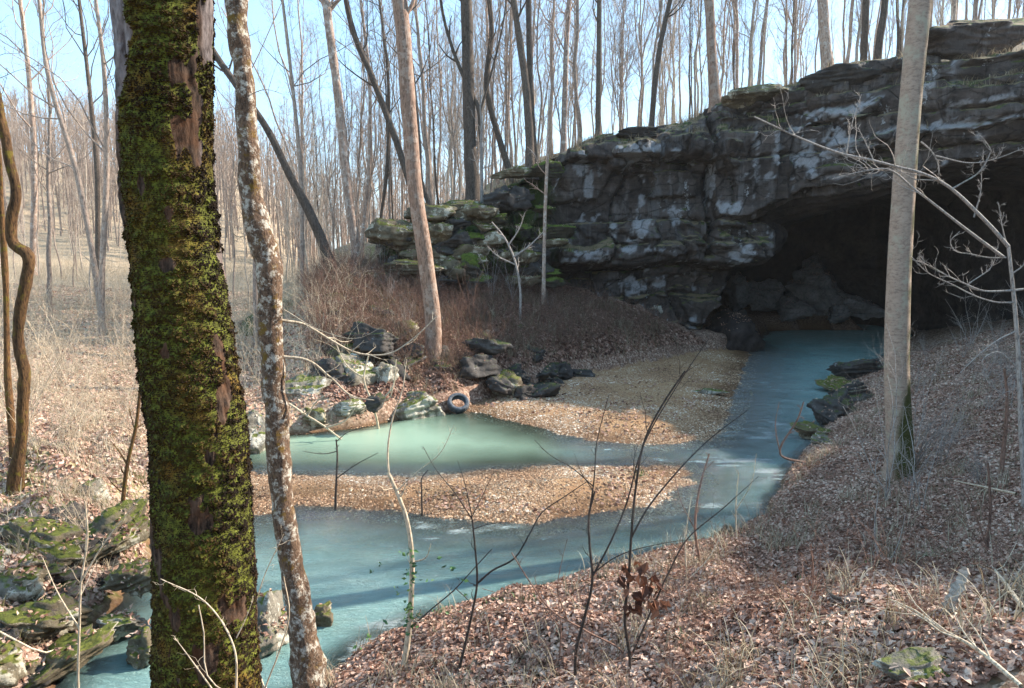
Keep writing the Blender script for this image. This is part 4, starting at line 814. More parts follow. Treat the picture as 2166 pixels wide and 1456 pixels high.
rr_ = random.Random(12)
LM = ['under the bright green block', 'behind the sycamore', 'right of the sycamore', 'under the thick dark trunk', 'right of the thick dark trunk', 'under the twin trunks', 'at the left cliff corner']
for i in range(44):
    px = rr_.uniform(790, 1185); t_ = float(np.interp(px, [790, 850, 1000, 1110, 1185], [500, 478, 425, 365, 350])); f_ = rr_.random(); py = t_+f_*(600-t_); s_ = rr_.uniform(.35, 1.0)
    Yr = float(np.interp(px, [790, 1000, 1185], [33.2, 34.6, 36]))-1.1*f_; sh = rr_.choice([('angular', 8), ('blocky', 6), ('rounded', 13)]); mt = rr_.choice(['ledge_moss', 'ledge_moss', 'boulder_dark', 'boulder_mossy'])
    o = B(px, py, 0, (s_*rr_.uniform(1, 1.6), s_*.9, s_*rr_.uniform(.45, .8)), mt, 'x', 330+i, rr_.uniform(-.5, .5), sink=.5, Y=Yr, cuts=sh[1], rough=.16, sub=4, cat='rock', name='ledge_rock', group='mossy rocks of the broken ledges', tilt=(rr_.uniform(-.2, .2), rr_.uniform(-.2, .2)))
    o['label'] = f"{'small' if s_ < .55 else ('mid sized' if s_ < .8 else 'large')} {sh[0]} {dict(ledge_moss='green', boulder_dark='dark', boulder_mossy='half mossy')[mt]} ledge rock {['high', 'halfway', 'low'][int(f_*2.99)]} {LM[int((px-790)/57)]}"
# ------------------------------------------------------------------ tyre
def tyre():
    pr = [(.205, -.09), (.215, -.1), (.26, -.108), (.30, -.105), (.318, -.085), (.326, -.05), (.328, 0), (.326, .05), (.318, .085), (.30, .105), (.26, .108), (.215, .1), (.205, .09), (.222, .07), (.29, .06), (.30, 0), (.29, -.06), (.222, -.07)]
    n = 72; m = len(pr); V = []
    for i in range(n):
        a = 2*math.pi*i/n
        for j, (r, z) in enumerate(pr):
            rr = r-(.010 if (3 <= j <= 9 and i % 3 == 0) else 0); V.append((rr*math.cos(a), rr*math.sin(a), z))
    i, j = np.meshgrid(np.arange(n), np.arange(m), indexing='ij'); F = np.stack([i*m+j, ((i+1) % n)*m+j, ((i+1) % n)*m+(j+1) % m, i*m+(j+1) % m], -1).reshape(-1, 4)
    t = NT('tyre_rubber'); c = t.mix(t.ramp(t.noise(9, 5), [(.4, 0.), (.65, 1.)]), (.055, .062, .075), (.14, .145, .155)); m_ = t.done(c, t.bump(t.noise(40), .3, .01), .65)
    x, y = gp(969, 872, .02); y += .1; o = link('tyre', mesh('tyre', np.array(V)*1.12, [F], m_, True), loc=(x, y, max(gh1(x, y), 0)+.30)); o.rotation_euler = (math.radians(42), math.radians(6), .15)
    tag(o, 'old black car tyre leaning at the corner where gravel bar and pool meet', 'tyre')
tyre()
exec_more = True
# ------------------------------------------------------------------ bare shrubs
SHR = []
def shrub_variant(seed, H, k, spread, r, mats):
    rng = np.random.RandomState(seed); a = rng.uniform(0, 6.28, k); el = rng.uniform(.0, spread, k); L = H*rng.uniform(.6, 1.15, k); n = 7
    d = np.c_[np.cos(a)*np.sin(el), np.sin(a)*np.sin(el), np.cos(el)]; pts = [np.c_[rng.normal(0, .06, (k, 2)), np.full(k, -.08)]]; cur = d
    for j in range(n-1):
        cur = cur+rng.normal(0, .12, (k, 3))+np.array([0, 0, -.03*j]); cur /= np.linalg.norm(cur, axis=1, keepdims=True); pts.append(pts[-1]+cur*(L/(n-1))[:, None])
    P = np.stack(pts, 1); R = r*np.linspace(1, .35, n)[None]*rng.uniform(.6, 1.2, (k, 1)); tb = TB(); tb.add(P, R, 4)
    P1, R1 = kids(rng, P, R, 6, .2, 1, .38, .75, 5, .6, .2, .14, .6, .0022); tb.add(P1, R1, 3)
    P2_, R2_ = kids(rng, P1, R1, 4, .2, 1, .5, .7, 4, .65, .1, .15, .7, .0018); tb.add(P2_, R2_, 3)
    V, F = np.vstack(tb.V), np.vstack(tb.F)
    return [mesh('bare_shrub', V, [F], M[m]) for m in mats]
for i in range(8): SHR.append(shrub_variant(300+i, [1.6, 2.4, 3.4, 1.1][i % 4], [9, 6, 5, 14][i % 4], [.7, .5, .4, 1.0][i % 4], [.008, .011, .016, .006][i % 4], ['twig_pale', 'twig_brown', 'twig_grey']))
def where(x, y, z):
    px, py = proj(x, y, z); col_ = ['far left', 'left', 'centre left', 'centre right', 'right', 'far right'][int(np.clip(px/361, 0, 5))]
    return mark(x, y, z) if py < 560 else f'{"further back" if y > 28 else ("midway" if y > 12 else "close by")}, {mark2(px)}'
M2 = [(-900, 60, 'at the twisted stem'), (60, 250, 'left of the mossy trunk'), (250, 530, 'behind the mossy trunk'), (530, 640, 'behind the spotted trunk'), (640, 800, 'above the pale boulders'), (800, 900, 'left of the sycamore'), (900, 1000, 'beside the sycamore foot'), (1000, 1120, 'above the tyre'), (1120, 1250, 'over the gravel bar'), (1250, 1400, 'under the cliff ledge'),
      (1400, 1650, 'below the cave corner'), (1650, 1880, 'left of the smooth trunk'), (1880, 2000, 'by the smooth trunk'), (2000, 2100, 'right of the smooth trunk'), (2100, 9000, 'by the right edge')]
def mark2(px):
    for a, b, m in M2:
        if a <= px < b: return m
    return 'outside the picture'
def shrubs(n, fa, fy, mat, label, group, sc=(.7, 1.2), which=range(8), cond=None, seed=0, cat='shrub'):
    r = random.Random(seed); k = 0; guard = 0
    while k < n and guard < 20000:
        guard += 1; a = r.uniform(*fa); y = r.uniform(*fy); x = a*y
        if cond and not cond(x, y): continue
        z = topz(x, y)
        if z < .25: continue
        o = link('bare_shrub', SHR[r.choice(list(which))][mat], loc=(x, y, z)); o.rotation_euler.z = r.uniform(0, 6.3); s = r.uniform(*sc); o.scale = (s, s, s); m_ = (s-sc[0])/(sc[1]-sc[0]); tag(o, ('small ' if m_ < .35 else ('large ' if m_ > .7 else ''))+label+' '+where(x, y, z), cat, group); k += 1
shrubs(75, (-.72, -.26), (15, 55), 0, 'pale leafless shrub in the flat wood', 'pale bare shrubs on the left', (.6, 1.3), seed=1)
shrubs(55, (-.28, .21), (25, 35), 1, 'brown leafless slope shrub', 'brown bare shrubs on the slope', (.4, .8), cond=lambda x, y: bil(gdL.reshape(GZ.shape), x, y)[0] > .9, seed=2)
shrubs(16, (-.25, .10), (27, 34), 2, 'grey leafless slope shrub', 'grey bare shrubs below the ledges', (.5, .9), cond=lambda x, y: bil(gdL.reshape(GZ.shape), x, y)[0] > 2, seed=3)
shrubs(26, (.50, .72), (11, 30), 2, 'grey leafless bank shrub', 'grey bare shrubs on the right bank', (.4, .9), cond=lambda x, y: bil(gdR.reshape(GZ.shape), x, y)[0] > 2.2, seed=4)
shrubs(40, (.0, .72), (40, 52), 0, 'pale leafless cliff top shrub', 'pale bare shrubs on the cliff top', (.5, 1.1), cond=lambda x, y: y > yc(x)+1.2 and y < yc(x)+12, seed=5)
shrubs(14, (-.62, -.35), (9, 14), 0, 'pale twiggy shrub among mossy rocks', 'pale bare shrubs among the mossy rocks', (.35, .6), cond=lambda x, y: bil(gdL.reshape(GZ.shape), x, y)[0] > .4, seed=6)
shrubs(12, (.05, .60), (5.2, 9), 1, 'low brown shrub in near leaf litter', 'low brown shrubs on the near bank', (.3, .5), which=(3, 7), cond=lambda x, y: bil(gdR.reshape(GZ.shape), x, y)[0] > .8, seed=7)

# ------------------------------------------------------------------ foreground saplings traced from the photograph
def sapling(lines, Y, label, mat, name='sapling', leaves=None, tw=True, seed=0, kk=5):
    """lines: list of (width px, [(px,py[,dy])...]) starting at the base; first one is the stem"""
    rng = np.random.RandomState(seed); base = lines[0][1][0]; b = at(base[0], base[1], Y); g = gh1(b[0], b[1]); org = np.array((b[0], b[1], min(g, b[2])-.05))
    e = empty(name, org); curves = []
    for li, (wd, pts) in enumerate(lines):
        q = np.array([at(p[0], p[1], Y+(p[2] if len(p) > 2 else 0))-org for p in pts])
        if li == 0 and q[0][2] > .02: q = np.vstack([[q[0][0], q[0][1], 0], q])
        m = 8+4*len(q); s = spline(q, m); r0 = wd*Y/FPX/2*(.8 if mat == 'twig_dark' else 1); r = np.linspace(r0, r0*(.5 if li == 0 else .35), m); curves.append((s, r))
    def twg(tb, s, r, k):
        a, b_ = kids(rng, s[None], r[None], k, .3, 1, .13 if k < 8 else .24, .7, 7, .5, .4, .14, .7, .0018 if k < 8 else .0045); tb.add(a, b_, 3)
        a, b_ = kids(rng, a, b_, 3, .2, 1, .5, .7, 6, .7, .3, .16, .7, .0012 if k < 8 else .0036); tb.add(a, b_, 3)
    tb = TB(); tb.add(curves[0][0], curves[0][1], 7)
    if tw: twg(tb, *curves[0], 4)
    link('stem', tb.mesh('stem', M[mat]), e)
    for s, r in curves[1:]:
        tb = TB(); tb.add(s, r, 6)
        if tw: twg(tb, s, r, kk)
        link('branch', tb.mesh('branch', M[mat]), e)
    tag(e, label, 'sapling'); return e, org
def leafmesh(centers, sizes, rng, fold=.35, hang=0.):
    N = len(centers); a = rng.normal(size=(N, 3)); a[:, 2] = a[:, 2]*(.4 if not hang else .2)-hang; a /= np.linalg.norm(a, axis=1, keepdims=True); b = np.cross(a, rng.normal(size=(N, 3))); b /= np.linalg.norm(b, axis=1, keepdims=True); n = np.cross(a, b); s = np.asarray(sizes)[:, None]
    c = centers; q = np.stack([c, c+a*s*.5+b*s*.35+n*s*.35*fold, c+a*s*1.2, c+a*s*.5-b*s*.35+n*s*.35*fold], 1)
    i = np.arange(N)[:, None]*4; return q.reshape(-1, 3), [i+np.array([[0, 1, 2]]), i+np.array([[0, 2, 3]])]
sapling([(9, [(971, 1430), (985, 1360), (998, 1300), (1009, 1235), (1005, 1160), (999, 1099)]), (6, [(1009, 1235), (1040, 1208), (1086, 1183), (1120, 1130), (1145, 1086), (1194, 1051), (1240, 1020)]), (4, [(999, 1099), (985, 1030), (968, 974)]), (4, [(999, 1099), (960, 1040), (920, 990), (895, 945)]), (3, [(999, 1092), (1020, 1050), (1044, 999)]), (3, [(1000, 1120), (1030, 1110), (1060, 1105)])], 7.2,
        'dark forked sapling in front of the water right of the vine covered stem', 'twig_dark', seed=1)
sapling([(5, [(870, 1330), (900, 1300), (964, 1245), (1005, 1200), (1040, 1162)]), (3, [(964, 1245), (990, 1270), (1010, 1300)])], 7.6, 'single thin dark twig slanting right beside the vine covered stem', 'twig_dark', seed=2)
sapling([(11, [(1218, 1470), (1219, 1374), (1238, 1300), (1253, 1228), (1247, 1150), (1246, 1089), (1258, 1040)]), (6, [(1253, 1220), (1285, 1160), (1320, 1080), (1362, 940), (1430, 820), (1500, 715)]), (5, [(1246, 1089), (1257, 1010), (1262, 940), (1288, 835)]), (4, [(1256, 1030), (1210, 990), (1160, 960), (1130, 930)]), (4, [(1253, 1214), (1300, 1180), (1400, 1150), (1470, 1140)]), (3, [(1256, 1040), (1230, 1000), (1215, 960)])], 6.4,
        'reddish brown sapling with a knot forking twice in the centre foreground', 'twig_dark', seed=3)
e3, org3 = sapling([(10, [(1330, 1470), (1332, 1390), (1322, 1318), (1330, 1220), (1336, 1124), (1345, 1030), (1366, 925), (1405, 850), (1449, 785)]), (6, [(1336, 1136), (1370, 1075), (1411, 1023), (1500, 930), (1581, 868)]), (6, [(1339, 1380), (1381, 1284), (1415, 1210), (1450, 1145), (1530, 1075), (1604, 1008)]), (3, [(1345, 1030), (1340, 980), (1352, 930)])], 6.2,
        'tall dark sapling hung with withered brown leaves', 'twig_dark', seed=4)
rngl = np.random.RandomState(4); cc = []
for px, py in [(1365, 1190), (1350, 1215), (1362, 1235), (1340, 1250), (1375, 1225), (1385, 1240), (1330, 1275), (1345, 1262), (1370, 1275), (1390, 1262), (1310, 1215), (1355, 1190), (1395, 1230), (1320, 1195), (1400, 1275), (1335, 1290)]:
    for k in range(3): cc.append(at(px+rngl.normal(0, 5), py+rngl.normal(0, 5), 6.15+rngl.normal(0, .05))-org3)
lv, lf_ = leafmesh(np.array(cc), rngl.uniform(.07, .125, len(cc)), rngl, .6, 1.2)
link('withered_leaves', mesh('withered_leaves', lv, lf_, M['dead_leaf'], False, {'rnd': np.repeat(rngl.random_sample(len(cc)), 4)}), e3)
sapling([(5, [(1325, 1398), (1240, 1335), (1166, 1291), (1120, 1230), (1082, 1169)]), (3, [(1166, 1291), (1100, 1270), (1020, 1245)]), (3, [(1200, 1310), (1180, 1250), (1190, 1180), (1200, 1140)])], 6.6, 'thin brown twig leaning left across the near shore', 'twig_brown', seed=5)
e4, org4 = sapling([(16, [(846, 1470), (856, 1400), (863, 1350), (870, 1263), (870, 1158), (858, 1090), (839, 1040), (822, 1002)]), (5, [(822, 1002), (820, 960), (832, 880), (850, 830), (860, 760)]), (3, [(839, 1040), (880, 1000), (930, 960), (960, 900)]), (4, [(870, 1190), (900, 1180), (912, 1150)])], 7.6,
        'pale bent sapling stem with green vine leaves', 'twig_pale', seed=6)
cc = []
for k in range(70):
    py = rngl.uniform(1160, 1345); px = np.interp(py, [1160, 1263, 1350], [870, 870, 863])+rngl.normal(0, 6); cc.append(at(px, py, 7.55+rngl.normal(0, .03))-org4)
for px, py in [(800, 1190), (785, 1205), (835, 1240), (840, 1250), (925, 1180), (945, 1195), (955, 1200), (905, 1225), (975, 1225), (980, 1255), (935, 1290), (950, 1298), (965, 1290), (880, 1320), (770, 1350), (755, 1365), (780, 1340), (810, 1310), (845, 1165)]:
    cc.append(at(px, py, 7.5)-org4); cc.append(at(px+6, py+4, 7.5)-org4)
lv, lf_ = leafmesh(np.array(cc), rngl.uniform(.035, .065, len(cc)), rngl, .4, .2)
link('vine_leaves', mesh('vine_leaves', lv, lf_, M['green_leaf'], False, {'rnd': np.repeat(rngl.random_sample(len(cc)), 4)}), e4)
sapling([(8, [(710, 1068), (712, 1010), (713, 950), (711, 930)]), (4, [(712, 1012), (750, 985), (800, 958)]), (3, [(713, 955), (690, 960), (640, 955)]), (3, [(711, 935), (735, 915), (770, 905)])], 14.6, 'little dark sapling on the left part of the lower gravel bar', 'twig_dark', seed=7)
sapling([(6, [(893, 1085), (892, 1040), (893, 1010), (905, 995)])], 14.2, 'bent dead stick upright on the lower gravel bar', 'twig_dark', seed=8, tw=False)
sapling([(11, [(258, 1100), (262, 1040), (270, 980), (288, 900), (296, 830), (305, 760)]), (5, [(270, 985), (255, 960), (240, 940)])], 11.6, 'slim orange stem left of the big mossy trunk', 'bark_mossy', seed=9)
sapling([(7, [(165, 1440), (168, 1330), (172, 1230), (185, 1140), (180, 1060)]), (4, [(172, 1230), (220, 1150), (300, 1050)]), (4, [(168, 1330), (120, 1250), (90, 1180)])], 6.6, 'pale thin sapling standing by the bright green rock', 'twig_pale', seed=10)
sapling([(5, [(500, 1480), (445, 1440), (430, 1330), (420, 1280)]), (5, [(500, 1470), (495, 1370), (430, 1270), (340, 1225)]), (4, [(450, 1460), (400, 1390), (370, 1350)]), (3, [(500, 1350), (515, 1320), (535, 1270)])], 3.7, 'pale arching twigs crossing the foot of the big mossy trunk', 'twig_pale', seed=11)
sapling([(5, [(560, 1460), (590, 1380), (612, 1300), (600, 1220)]), (4, [(560, 1460), (530, 1350), (555, 1230), (600, 1130)])], 5.2, 'pale thin twigs in front of the spotted trunk foot', 'twig_pale', seed=12)
sapling([(7, [(1480, 1200), (1470, 1120), (1478, 1040), (1500, 960)]), (3, [(1470, 1120), (1440, 1060), (1425, 1000)])], 9.5, 'thin sapling at the near shore under the rapids', 'twig_brown', seed=13)
sapling([(6, [(1730, 1000), (1650, 960), (1690, 880), (1700, 850)]), (3, [(1650, 960), (1640, 900), (1648, 850)])], 17, 'wispy twig leaning over the rapids from the right bank', 'twig_brown', seed=14)
sapling([(10, [(2122, 960), (2128, 900), (2130, 840), (2125, 780)])], 12.5, 'short reddish sapling near the right edge', 'twig_brown', seed=15)
sapling([(9, [(2075, 1290), (2085, 1180), (2095, 1080), (2090, 980)]), (4, [(2085, 1150), (2060, 1080), (2030, 1020)])], 8.6, 'thin reddish stem in the litter beside the white plank', 'twig_brown', seed=16)
# white barked branching sapling at the right edge
sapling([(13.6, [(2166, 1100), (2160, 900), (2152, 720), (2144, 621), (2133, 522)]),
         (8.2, [(2133, 522), (2110, 495), (2072, 455), (1990, 385), (1935, 362), (1905, 355), (1840, 338), (1776, 324), (1704, 297), (1595, 247)]),
         (6.8, [(2122, 544, -.1), (2034, 478, -.2), (1960, 420, -.2), (1935, 401, -.2), (1869, 357, -.3), (1830, 362, -.3), (1760, 379, -.3)]),
         (4.1, [(2012, 401), (2040, 385), (2067, 368), (2090, 335), (2095, 319), (2085, 300), (2073, 286)]),
         (5.4, [(2166, 612), (2120, 616), (2078, 615), (2040, 600), (2001, 582), (1965, 562), (1930, 549)]),
         (4.1, [(2144, 640), (2110, 640), (2078, 632), (2010, 600), (1960, 575), (1925, 540)]),
         (3.4, [(2128, 545), (2090, 545), (2056, 538), (2020, 530), (2010, 512), (2030, 490)]),
         (3.4, [(1948, 300), (1970, 320), (1985, 350), (1984, 390)]), (3.4, [(1979, 330), (2060, 345), (2110, 335), (2166, 313)]),
         (3.4, [(2060, 460), (2075, 400), (2076, 360)]), (3.4, [(2140, 580), (2166, 560), (2185, 520)]), (2.7, [(1850, 345), (1830, 300), (1815, 270)]), (2.7, [(1790, 330), (1800, 270), (1822, 200)]),
         (3.4, [(2150, 700), (2110, 720), (2060, 760), (2030, 790)]), (3.4, [(2155, 780), (2105, 745), (2080, 760), (2085, 800), (2130, 840)]), (3.4, [(2135, 540), (2120, 480), (2112, 430)]), (2.7, [(2050, 600), (2100, 560), (2110, 520)])], 10.2,
        'pale branching sapling reaching left across the cave mouth from the right edge', 'twig_grey', name='branching_sapling', seed=17, kk=10)

# ------------------------------------------------------------------ dead wood on the ground
def stick(pts, z, r, label, mat, name='fallen_branch', k=3, lift=.05, seed=0):
    rng = np.random.RandomState(seed); q = []
    for px, py in pts:
        zz = z
        for _ in range(8):
            x, y = gp(px, py, zz); zz = gh1(x, y)+lift
        q.append((x, y, zz))
    q = np.array(q); org = q.mean(0); m = 14; s = spline(q-org, m); rr = np.linspace(r, r*.45, m); tb = TB(); tb.add(s, rr, 7)
    if k: a, b = kids(rng, s[None], rr[None], k, .2, .9, .35, .7, 5, .55, .3, .1, .7, .003); tb.add(a, b, 5); a, b = kids(rng, a, b, 2, .3, .9, .4, .7, 4, .6, .2, .1, .7, .002); tb.add(a, b, 4)
    o = link(name, tb.mesh(name, M[mat]), loc=org); tag(o, label, 'branch'); return o
stick([(2160, 1452), (2060, 1385), (1990, 1330), (1940, 1295), (1885, 1270)], 1.6, .016, 'pale forked fallen branch in the bottom right corner', 'twig_pale', k=6, lift=.12, seed=1)
stick([(2150, 1045), (2080, 1030), (2018, 1017)], 1.6, .022, 'pale straight stick lying on the right bank near the edge', 'twig_pale', k=1, lift=.2, seed=2)
stick([(1750, 1252), (1780, 1268), (1815, 1275)], 1.0, .028, 'short dark log end on the near bank', 'bark_dark', 'log', k=0, seed=3)
stick([(1870, 1095), (1930, 1110), (1990, 1125)], 1.4, .02, 'dark stick on the right bank behind the grass heap', 'bark_dark', k=1, seed=4)
stick([(1640, 1100), (1680, 1130), (1730, 1112)], .5, .015, 'brown stick in the litter by the near waterline', 'twig_brown', k=2, seed=5)
stick([(2166, 1290), (2130, 1240), (2100, 1200)], 2.0, .02, 'pale stick rising at the right edge', 'twig_pale', k=1, lift=.1, seed=6)
sapling([(7, [(598, 850), (650, 880), (690, 905), (722, 930)]), (4, [(650, 880), (670, 850), (700, 830)]), (4, [(690, 905), (730, 890), (760, 850)])], 20.2, 'pale dead branch slanting down into the pool', 'twig_pale', seed=27)
sapling([(6, [(800, 905), (790, 860), (770, 800), (780, 750)]), (5, [(790, 860), (830, 820), (838, 760)]), (4, [(770, 800), (740, 780), (700, 700)]), (4, [(790, 850), (820, 845), (835, 800)])], 21.6, 'pale branching twig standing in front of the pale boulders', 'twig_pale', seed=28)
sapling([(6, [(1100, 610), (1085, 540), (1065, 500), (1040, 470)]), (5, [(1085, 545), (1120, 520), (1150, 490)]), (4, [(1090, 560), (1050, 540), (1030, 520)]), (4, [(1075, 520), (1100, 480), (1110, 450)])], 31.5, 'pale forked sapling on the slope before the broken ledges', 'twig_grey', seed=29, kk=8)
stick([(2, 1445), (90, 1380), (150, 1300), (210, 1250)], .4, .012, 'pale stick slanting over the bottom left rocks', 'twig_pale', k=3, lift=.3, seed=8)
def plank():
    zz = 1.5
    for _ in range(8): x, y = gp(1990, 1300, zz); zz = gh1(x, y)-.02
    a = np.array((x, y-.1, zz+.05)); b = at(2042, 1200, y-.02)
    d = b-a; L = np.linalg.norm(d); n = 20; V = []; u = d/L; s = np.cross(u, [0, 0, 1]); s /= np.linalg.norm(s); nn = np.cross(s, u)
    rng = np.random.RandomState(2); m = (a+b)/2
    for i in range(n):
        t = i/(n-1); wv = .06*(1-.5*t)*(1 if t < .97 else .5)+.008*rng.normal(); c = a+d*t-m
        for sx, sz in ((-1, -1), (1, -1), (1, 1), (-1, 1)): V.append(c+s*wv*sx+nn*.014*sz+nn*.02*math.sin(t*6))
    F = [[i*4+j, i*4+(j+1) % 4, i*4+4+(j+1) % 4, i*4+4+j] for i in range(n-1) for j in range(4)]+[[3, 2, 1, 0], [n*4-4, n*4-3, n*4-2, n*4-1]]
    t = NT('weathered_wood'); c = t.mix(t.ramp(t.noise(6, 6, t.co((6, 1.5, 6))), [(.35, 0.), (.65, 1.)]), (.22, .18, .14), (.50, .43, .36)); mt = t.done(c, t.bump(t.noise(30, 4, t.co((4, 1, 4))), .5, .01))
    o = link('bark_slab', mesh('bark_slab', np.array(V), [np.array(F)], mt, False), loc=m); tag(o, 'pale weathered splinter of wood standing out of the litter on the right bank', 'wood')
plank()

# ------------------------------------------------------------------ ground cover (stuff)
def rock_leaves():
    rng = np.random.RandomState(6); C = []; bpy.context.view_layer.update()
    for o in list(COL.objects):
        if o.name.startswith(('boulder', 'mossy_ledge', 'ledge_rock')) and o.type == 'MESH':
            mw = np.array(o.matrix_world); me = o.data; n = len(me.vertices); co = np.empty(n*3, np.float32); me.vertices.foreach_get('co', co); no = np.empty(n*3, np.float32); me.vertices.foreach_get('normal', no)
            co = co.reshape(-1, 3)@mw[:3, :3].T+mw[:3, 3]; no = no.reshape(-1, 3)@mw[:3, :3].T; k = np.where((no[:, 2] > .72) & (co[:, 2] > .1))[0]
            ar = float(o.dimensions.x*o.dimensions.y); m = int(ar*(85 if co[0, 0] < -3 and co[0, 1] < 14 else 22)*(.3+1.2*rng.random_sample()))
            if len(k) and m: C.append(co[rng.choice(k, min(m, 400))]+rng.normal(0, .012, (min(m, 400), 3)))
    C = np.vstack(C); C[:, 2] += .015; N = len(C); v, f = leafmesh(C, rng.uniform(.05, .085, N), rng, .5)
    tag(link('leaf_litter', mesh('leaf_litter', v, f, M['leaf_litter'], False, {'rnd': np.repeat(rng.beta(2, 1.5, N), 4)})), 'fallen leaves lying on the boulders', 'leaves', kind='stuff')
rock_leaves()
def sample(n, fa, ymin, ymax, seed, powr=1.6):
    rng = np.random.RandomState(seed); u = rng.random_sample(n); e = 2-powr-0.0
    y = (ymin**e+u*(ymax**e-ymin**e))**(1/e) if abs(e) > 1e-3 else ymin*(ymax/ymin)**u
    return rng, rng.uniform(fa[0], fa[1], n)*y, y
dRg, dLg, grg = gdR.reshape(GZ.shape), gdL.reshape(GZ.shape), ggr.reshape(GZ.shape)
def norms(x, y):
    e = .1; return np.c_[-(gh(x+e, y)-gh(x-e, y))/(2*e), -(gh(x, y+e)-gh(x, y-e))/(2*e), np.ones(len(x))]
def scatter_leaves(name, n, fa, yr, keep, size, seed, label, mat='leaf_litter', powr=2.0, bias=0., flat=.35):
    rng, x, y = sample(n, fa, yr[0], yr[1], seed, powr); k = keep(x, y, rng); x, y = x[k], y[k]; N = len(x); z = gh(x, y)
    nn = norms(x, y)+rng.normal(0, flat, (N, 3)); nn /= np.linalg.norm(nn, axis=1, keepdims=True)
    a = rng.normal(size=(N, 3)); a -= (a*nn).sum(1, keepdims=True)*nn; a /= np.linalg.norm(a, axis=1, keepdims=True); b = np.cross(nn, a)
    s = ((size[0]+(size[1]*1.25-size[0])*rng.beta(1.2, 3.2, N))*(1+np.maximum(y-12, 0)*.02))[:, None]; wv = rng.uniform(.28, .5, N)[:, None]; cv = rng.normal(0, .22, N)[:, None]
    c = np.c_[x, y, z+rng.uniform(.005, .05, N)]
    q = np.stack([c-a*s*.6, c-a*s*.15+b*s*wv+nn*s*cv, c+a*s*.25+b*s*wv*.8+nn*s*cv*.8, c+a*s*.65+nn*s*cv*.5, c+a*s*.25-b*s*wv*.8+nn*s*np.abs(cv), c-a*s*.15-b*s*wv+nn*s*np.abs(cv)], 1)
    i = np.arange(N)[:, None]*6; F = [i+np.array([[0, 1, 2, 3]]), i+np.array([[0, 3, 4, 5]])]
    pt = fbm(np.c_[x*.9, y*.9, x*0], seed+5, 3); rn = np.clip(rng.beta(1.6, 1.8, N)+.25*pt+bias, 0, 1)
    tag(link(name, mesh(name, q.reshape(-1, 3), F, M[mat], False, {'rnd': np.repeat(rn, 6)})), label, 'leaves', kind='stuff')
scatter_leaves('leaf_litter', 270000, (-.72, .74), (4.6, 34), lambda x, y, r: (bil(dRg, x, y) > .05) & (gh(x, y) > .06) & (x > -4), (.032, .066), 1, 'pinkish brown fallen leaves carpeting the near and right bank', bias=.08)  # leaf colour lightened on this bank to lift its shade
scatter_leaves('leaf_litter', 90000, (-.74, -.18), (7, 55), lambda x, y, r: (bil(dLg, x, y) > .1) & (gh(x, y) > .1), (.05, .09), 2, 'pale tan fallen leaves over the flat left bank', bias=.22)
scatter_leaves('leaf_litter', 75000, (-.26, .27), (22, 38), lambda x, y, r: (bil(dLg, x, y) > .4) & (bil(grg, x, y) < .5), (.06, .11), 3, 'brown fallen leaves on the shaded slope under the cliff', powr=1.5, bias=-.2)
scatter_leaves('leaf_litter', 9000, (-.36, .32), (13, 32), lambda x, y, r: (bil(grg, x, y) > .5) & (gh(x, y) > .03) & (vn(np.c_[x*.8, y*.8, x*0], 6) > .0), (.05, .08), 4, 'scattered brown leaves lying on the gravel bars', powr=1.8)
def pebbles():
    rng, x, y = sample(300000, (-.42, .38), 12.5, 38, 8, 1.9); z = gh(x, y); k = (bil(grg, x, y) > .5) & (z > -.06) & (z < .6); k &= (vn(np.c_[x*.7, y*.7, x*0], 9) > -.35+.5*(y > 23)) | (rng.random_sample(len(x)) < .35); x, y, z = x[k], y[k], z[k]; N = len(x)
    O = np.array([[1, 0, 0], [0, 1, 0], [-1, 0, 0], [0, -1, 0], [0, 0, .8], [.6, .6, .45], [-.6, .5, .5]]); Fo = np.array([[0, 5, 4], [5, 1, 4], [1, 6, 4], [6, 2, 4], [2, 3, 4], [3, 0, 4], [0, 1, 5], [1, 2, 6]])
    th = rng.uniform(0, 6.28, N); s = rng.gamma(2.2, .0065, N)+.008; st = rng.uniform(.55, 1, (N, 1)); q = O[None]*np.stack([s, s*st[:, 0], s*.6], 1)[:, None]
    c, sn = np.cos(th)[:, None], np.sin(th)[:, None]; q = np.stack([q[..., 0]*c-q[..., 1]*sn, q[..., 0]*sn+q[..., 1]*c, q[..., 2]], -1)+np.c_[x, y, z][:, None]
    F = (np.arange(N)[:, None, None]*7+Fo[None]).reshape(-1, 3); rn = np.clip(rng.beta(2, 2.2, N)+.25*vn(np.c_[x*.6, y*.6, x*0], 19)+.05, 0, 1)
    tag(link('gravel', mesh('gravel', q.reshape(-1, 3), [F], M['pebble'], False, {'rnd': np.repeat(rn, 7)})), 'tan and brown river pebbles covering the gravel bars', 'gravel', kind='stuff')
pebbles()
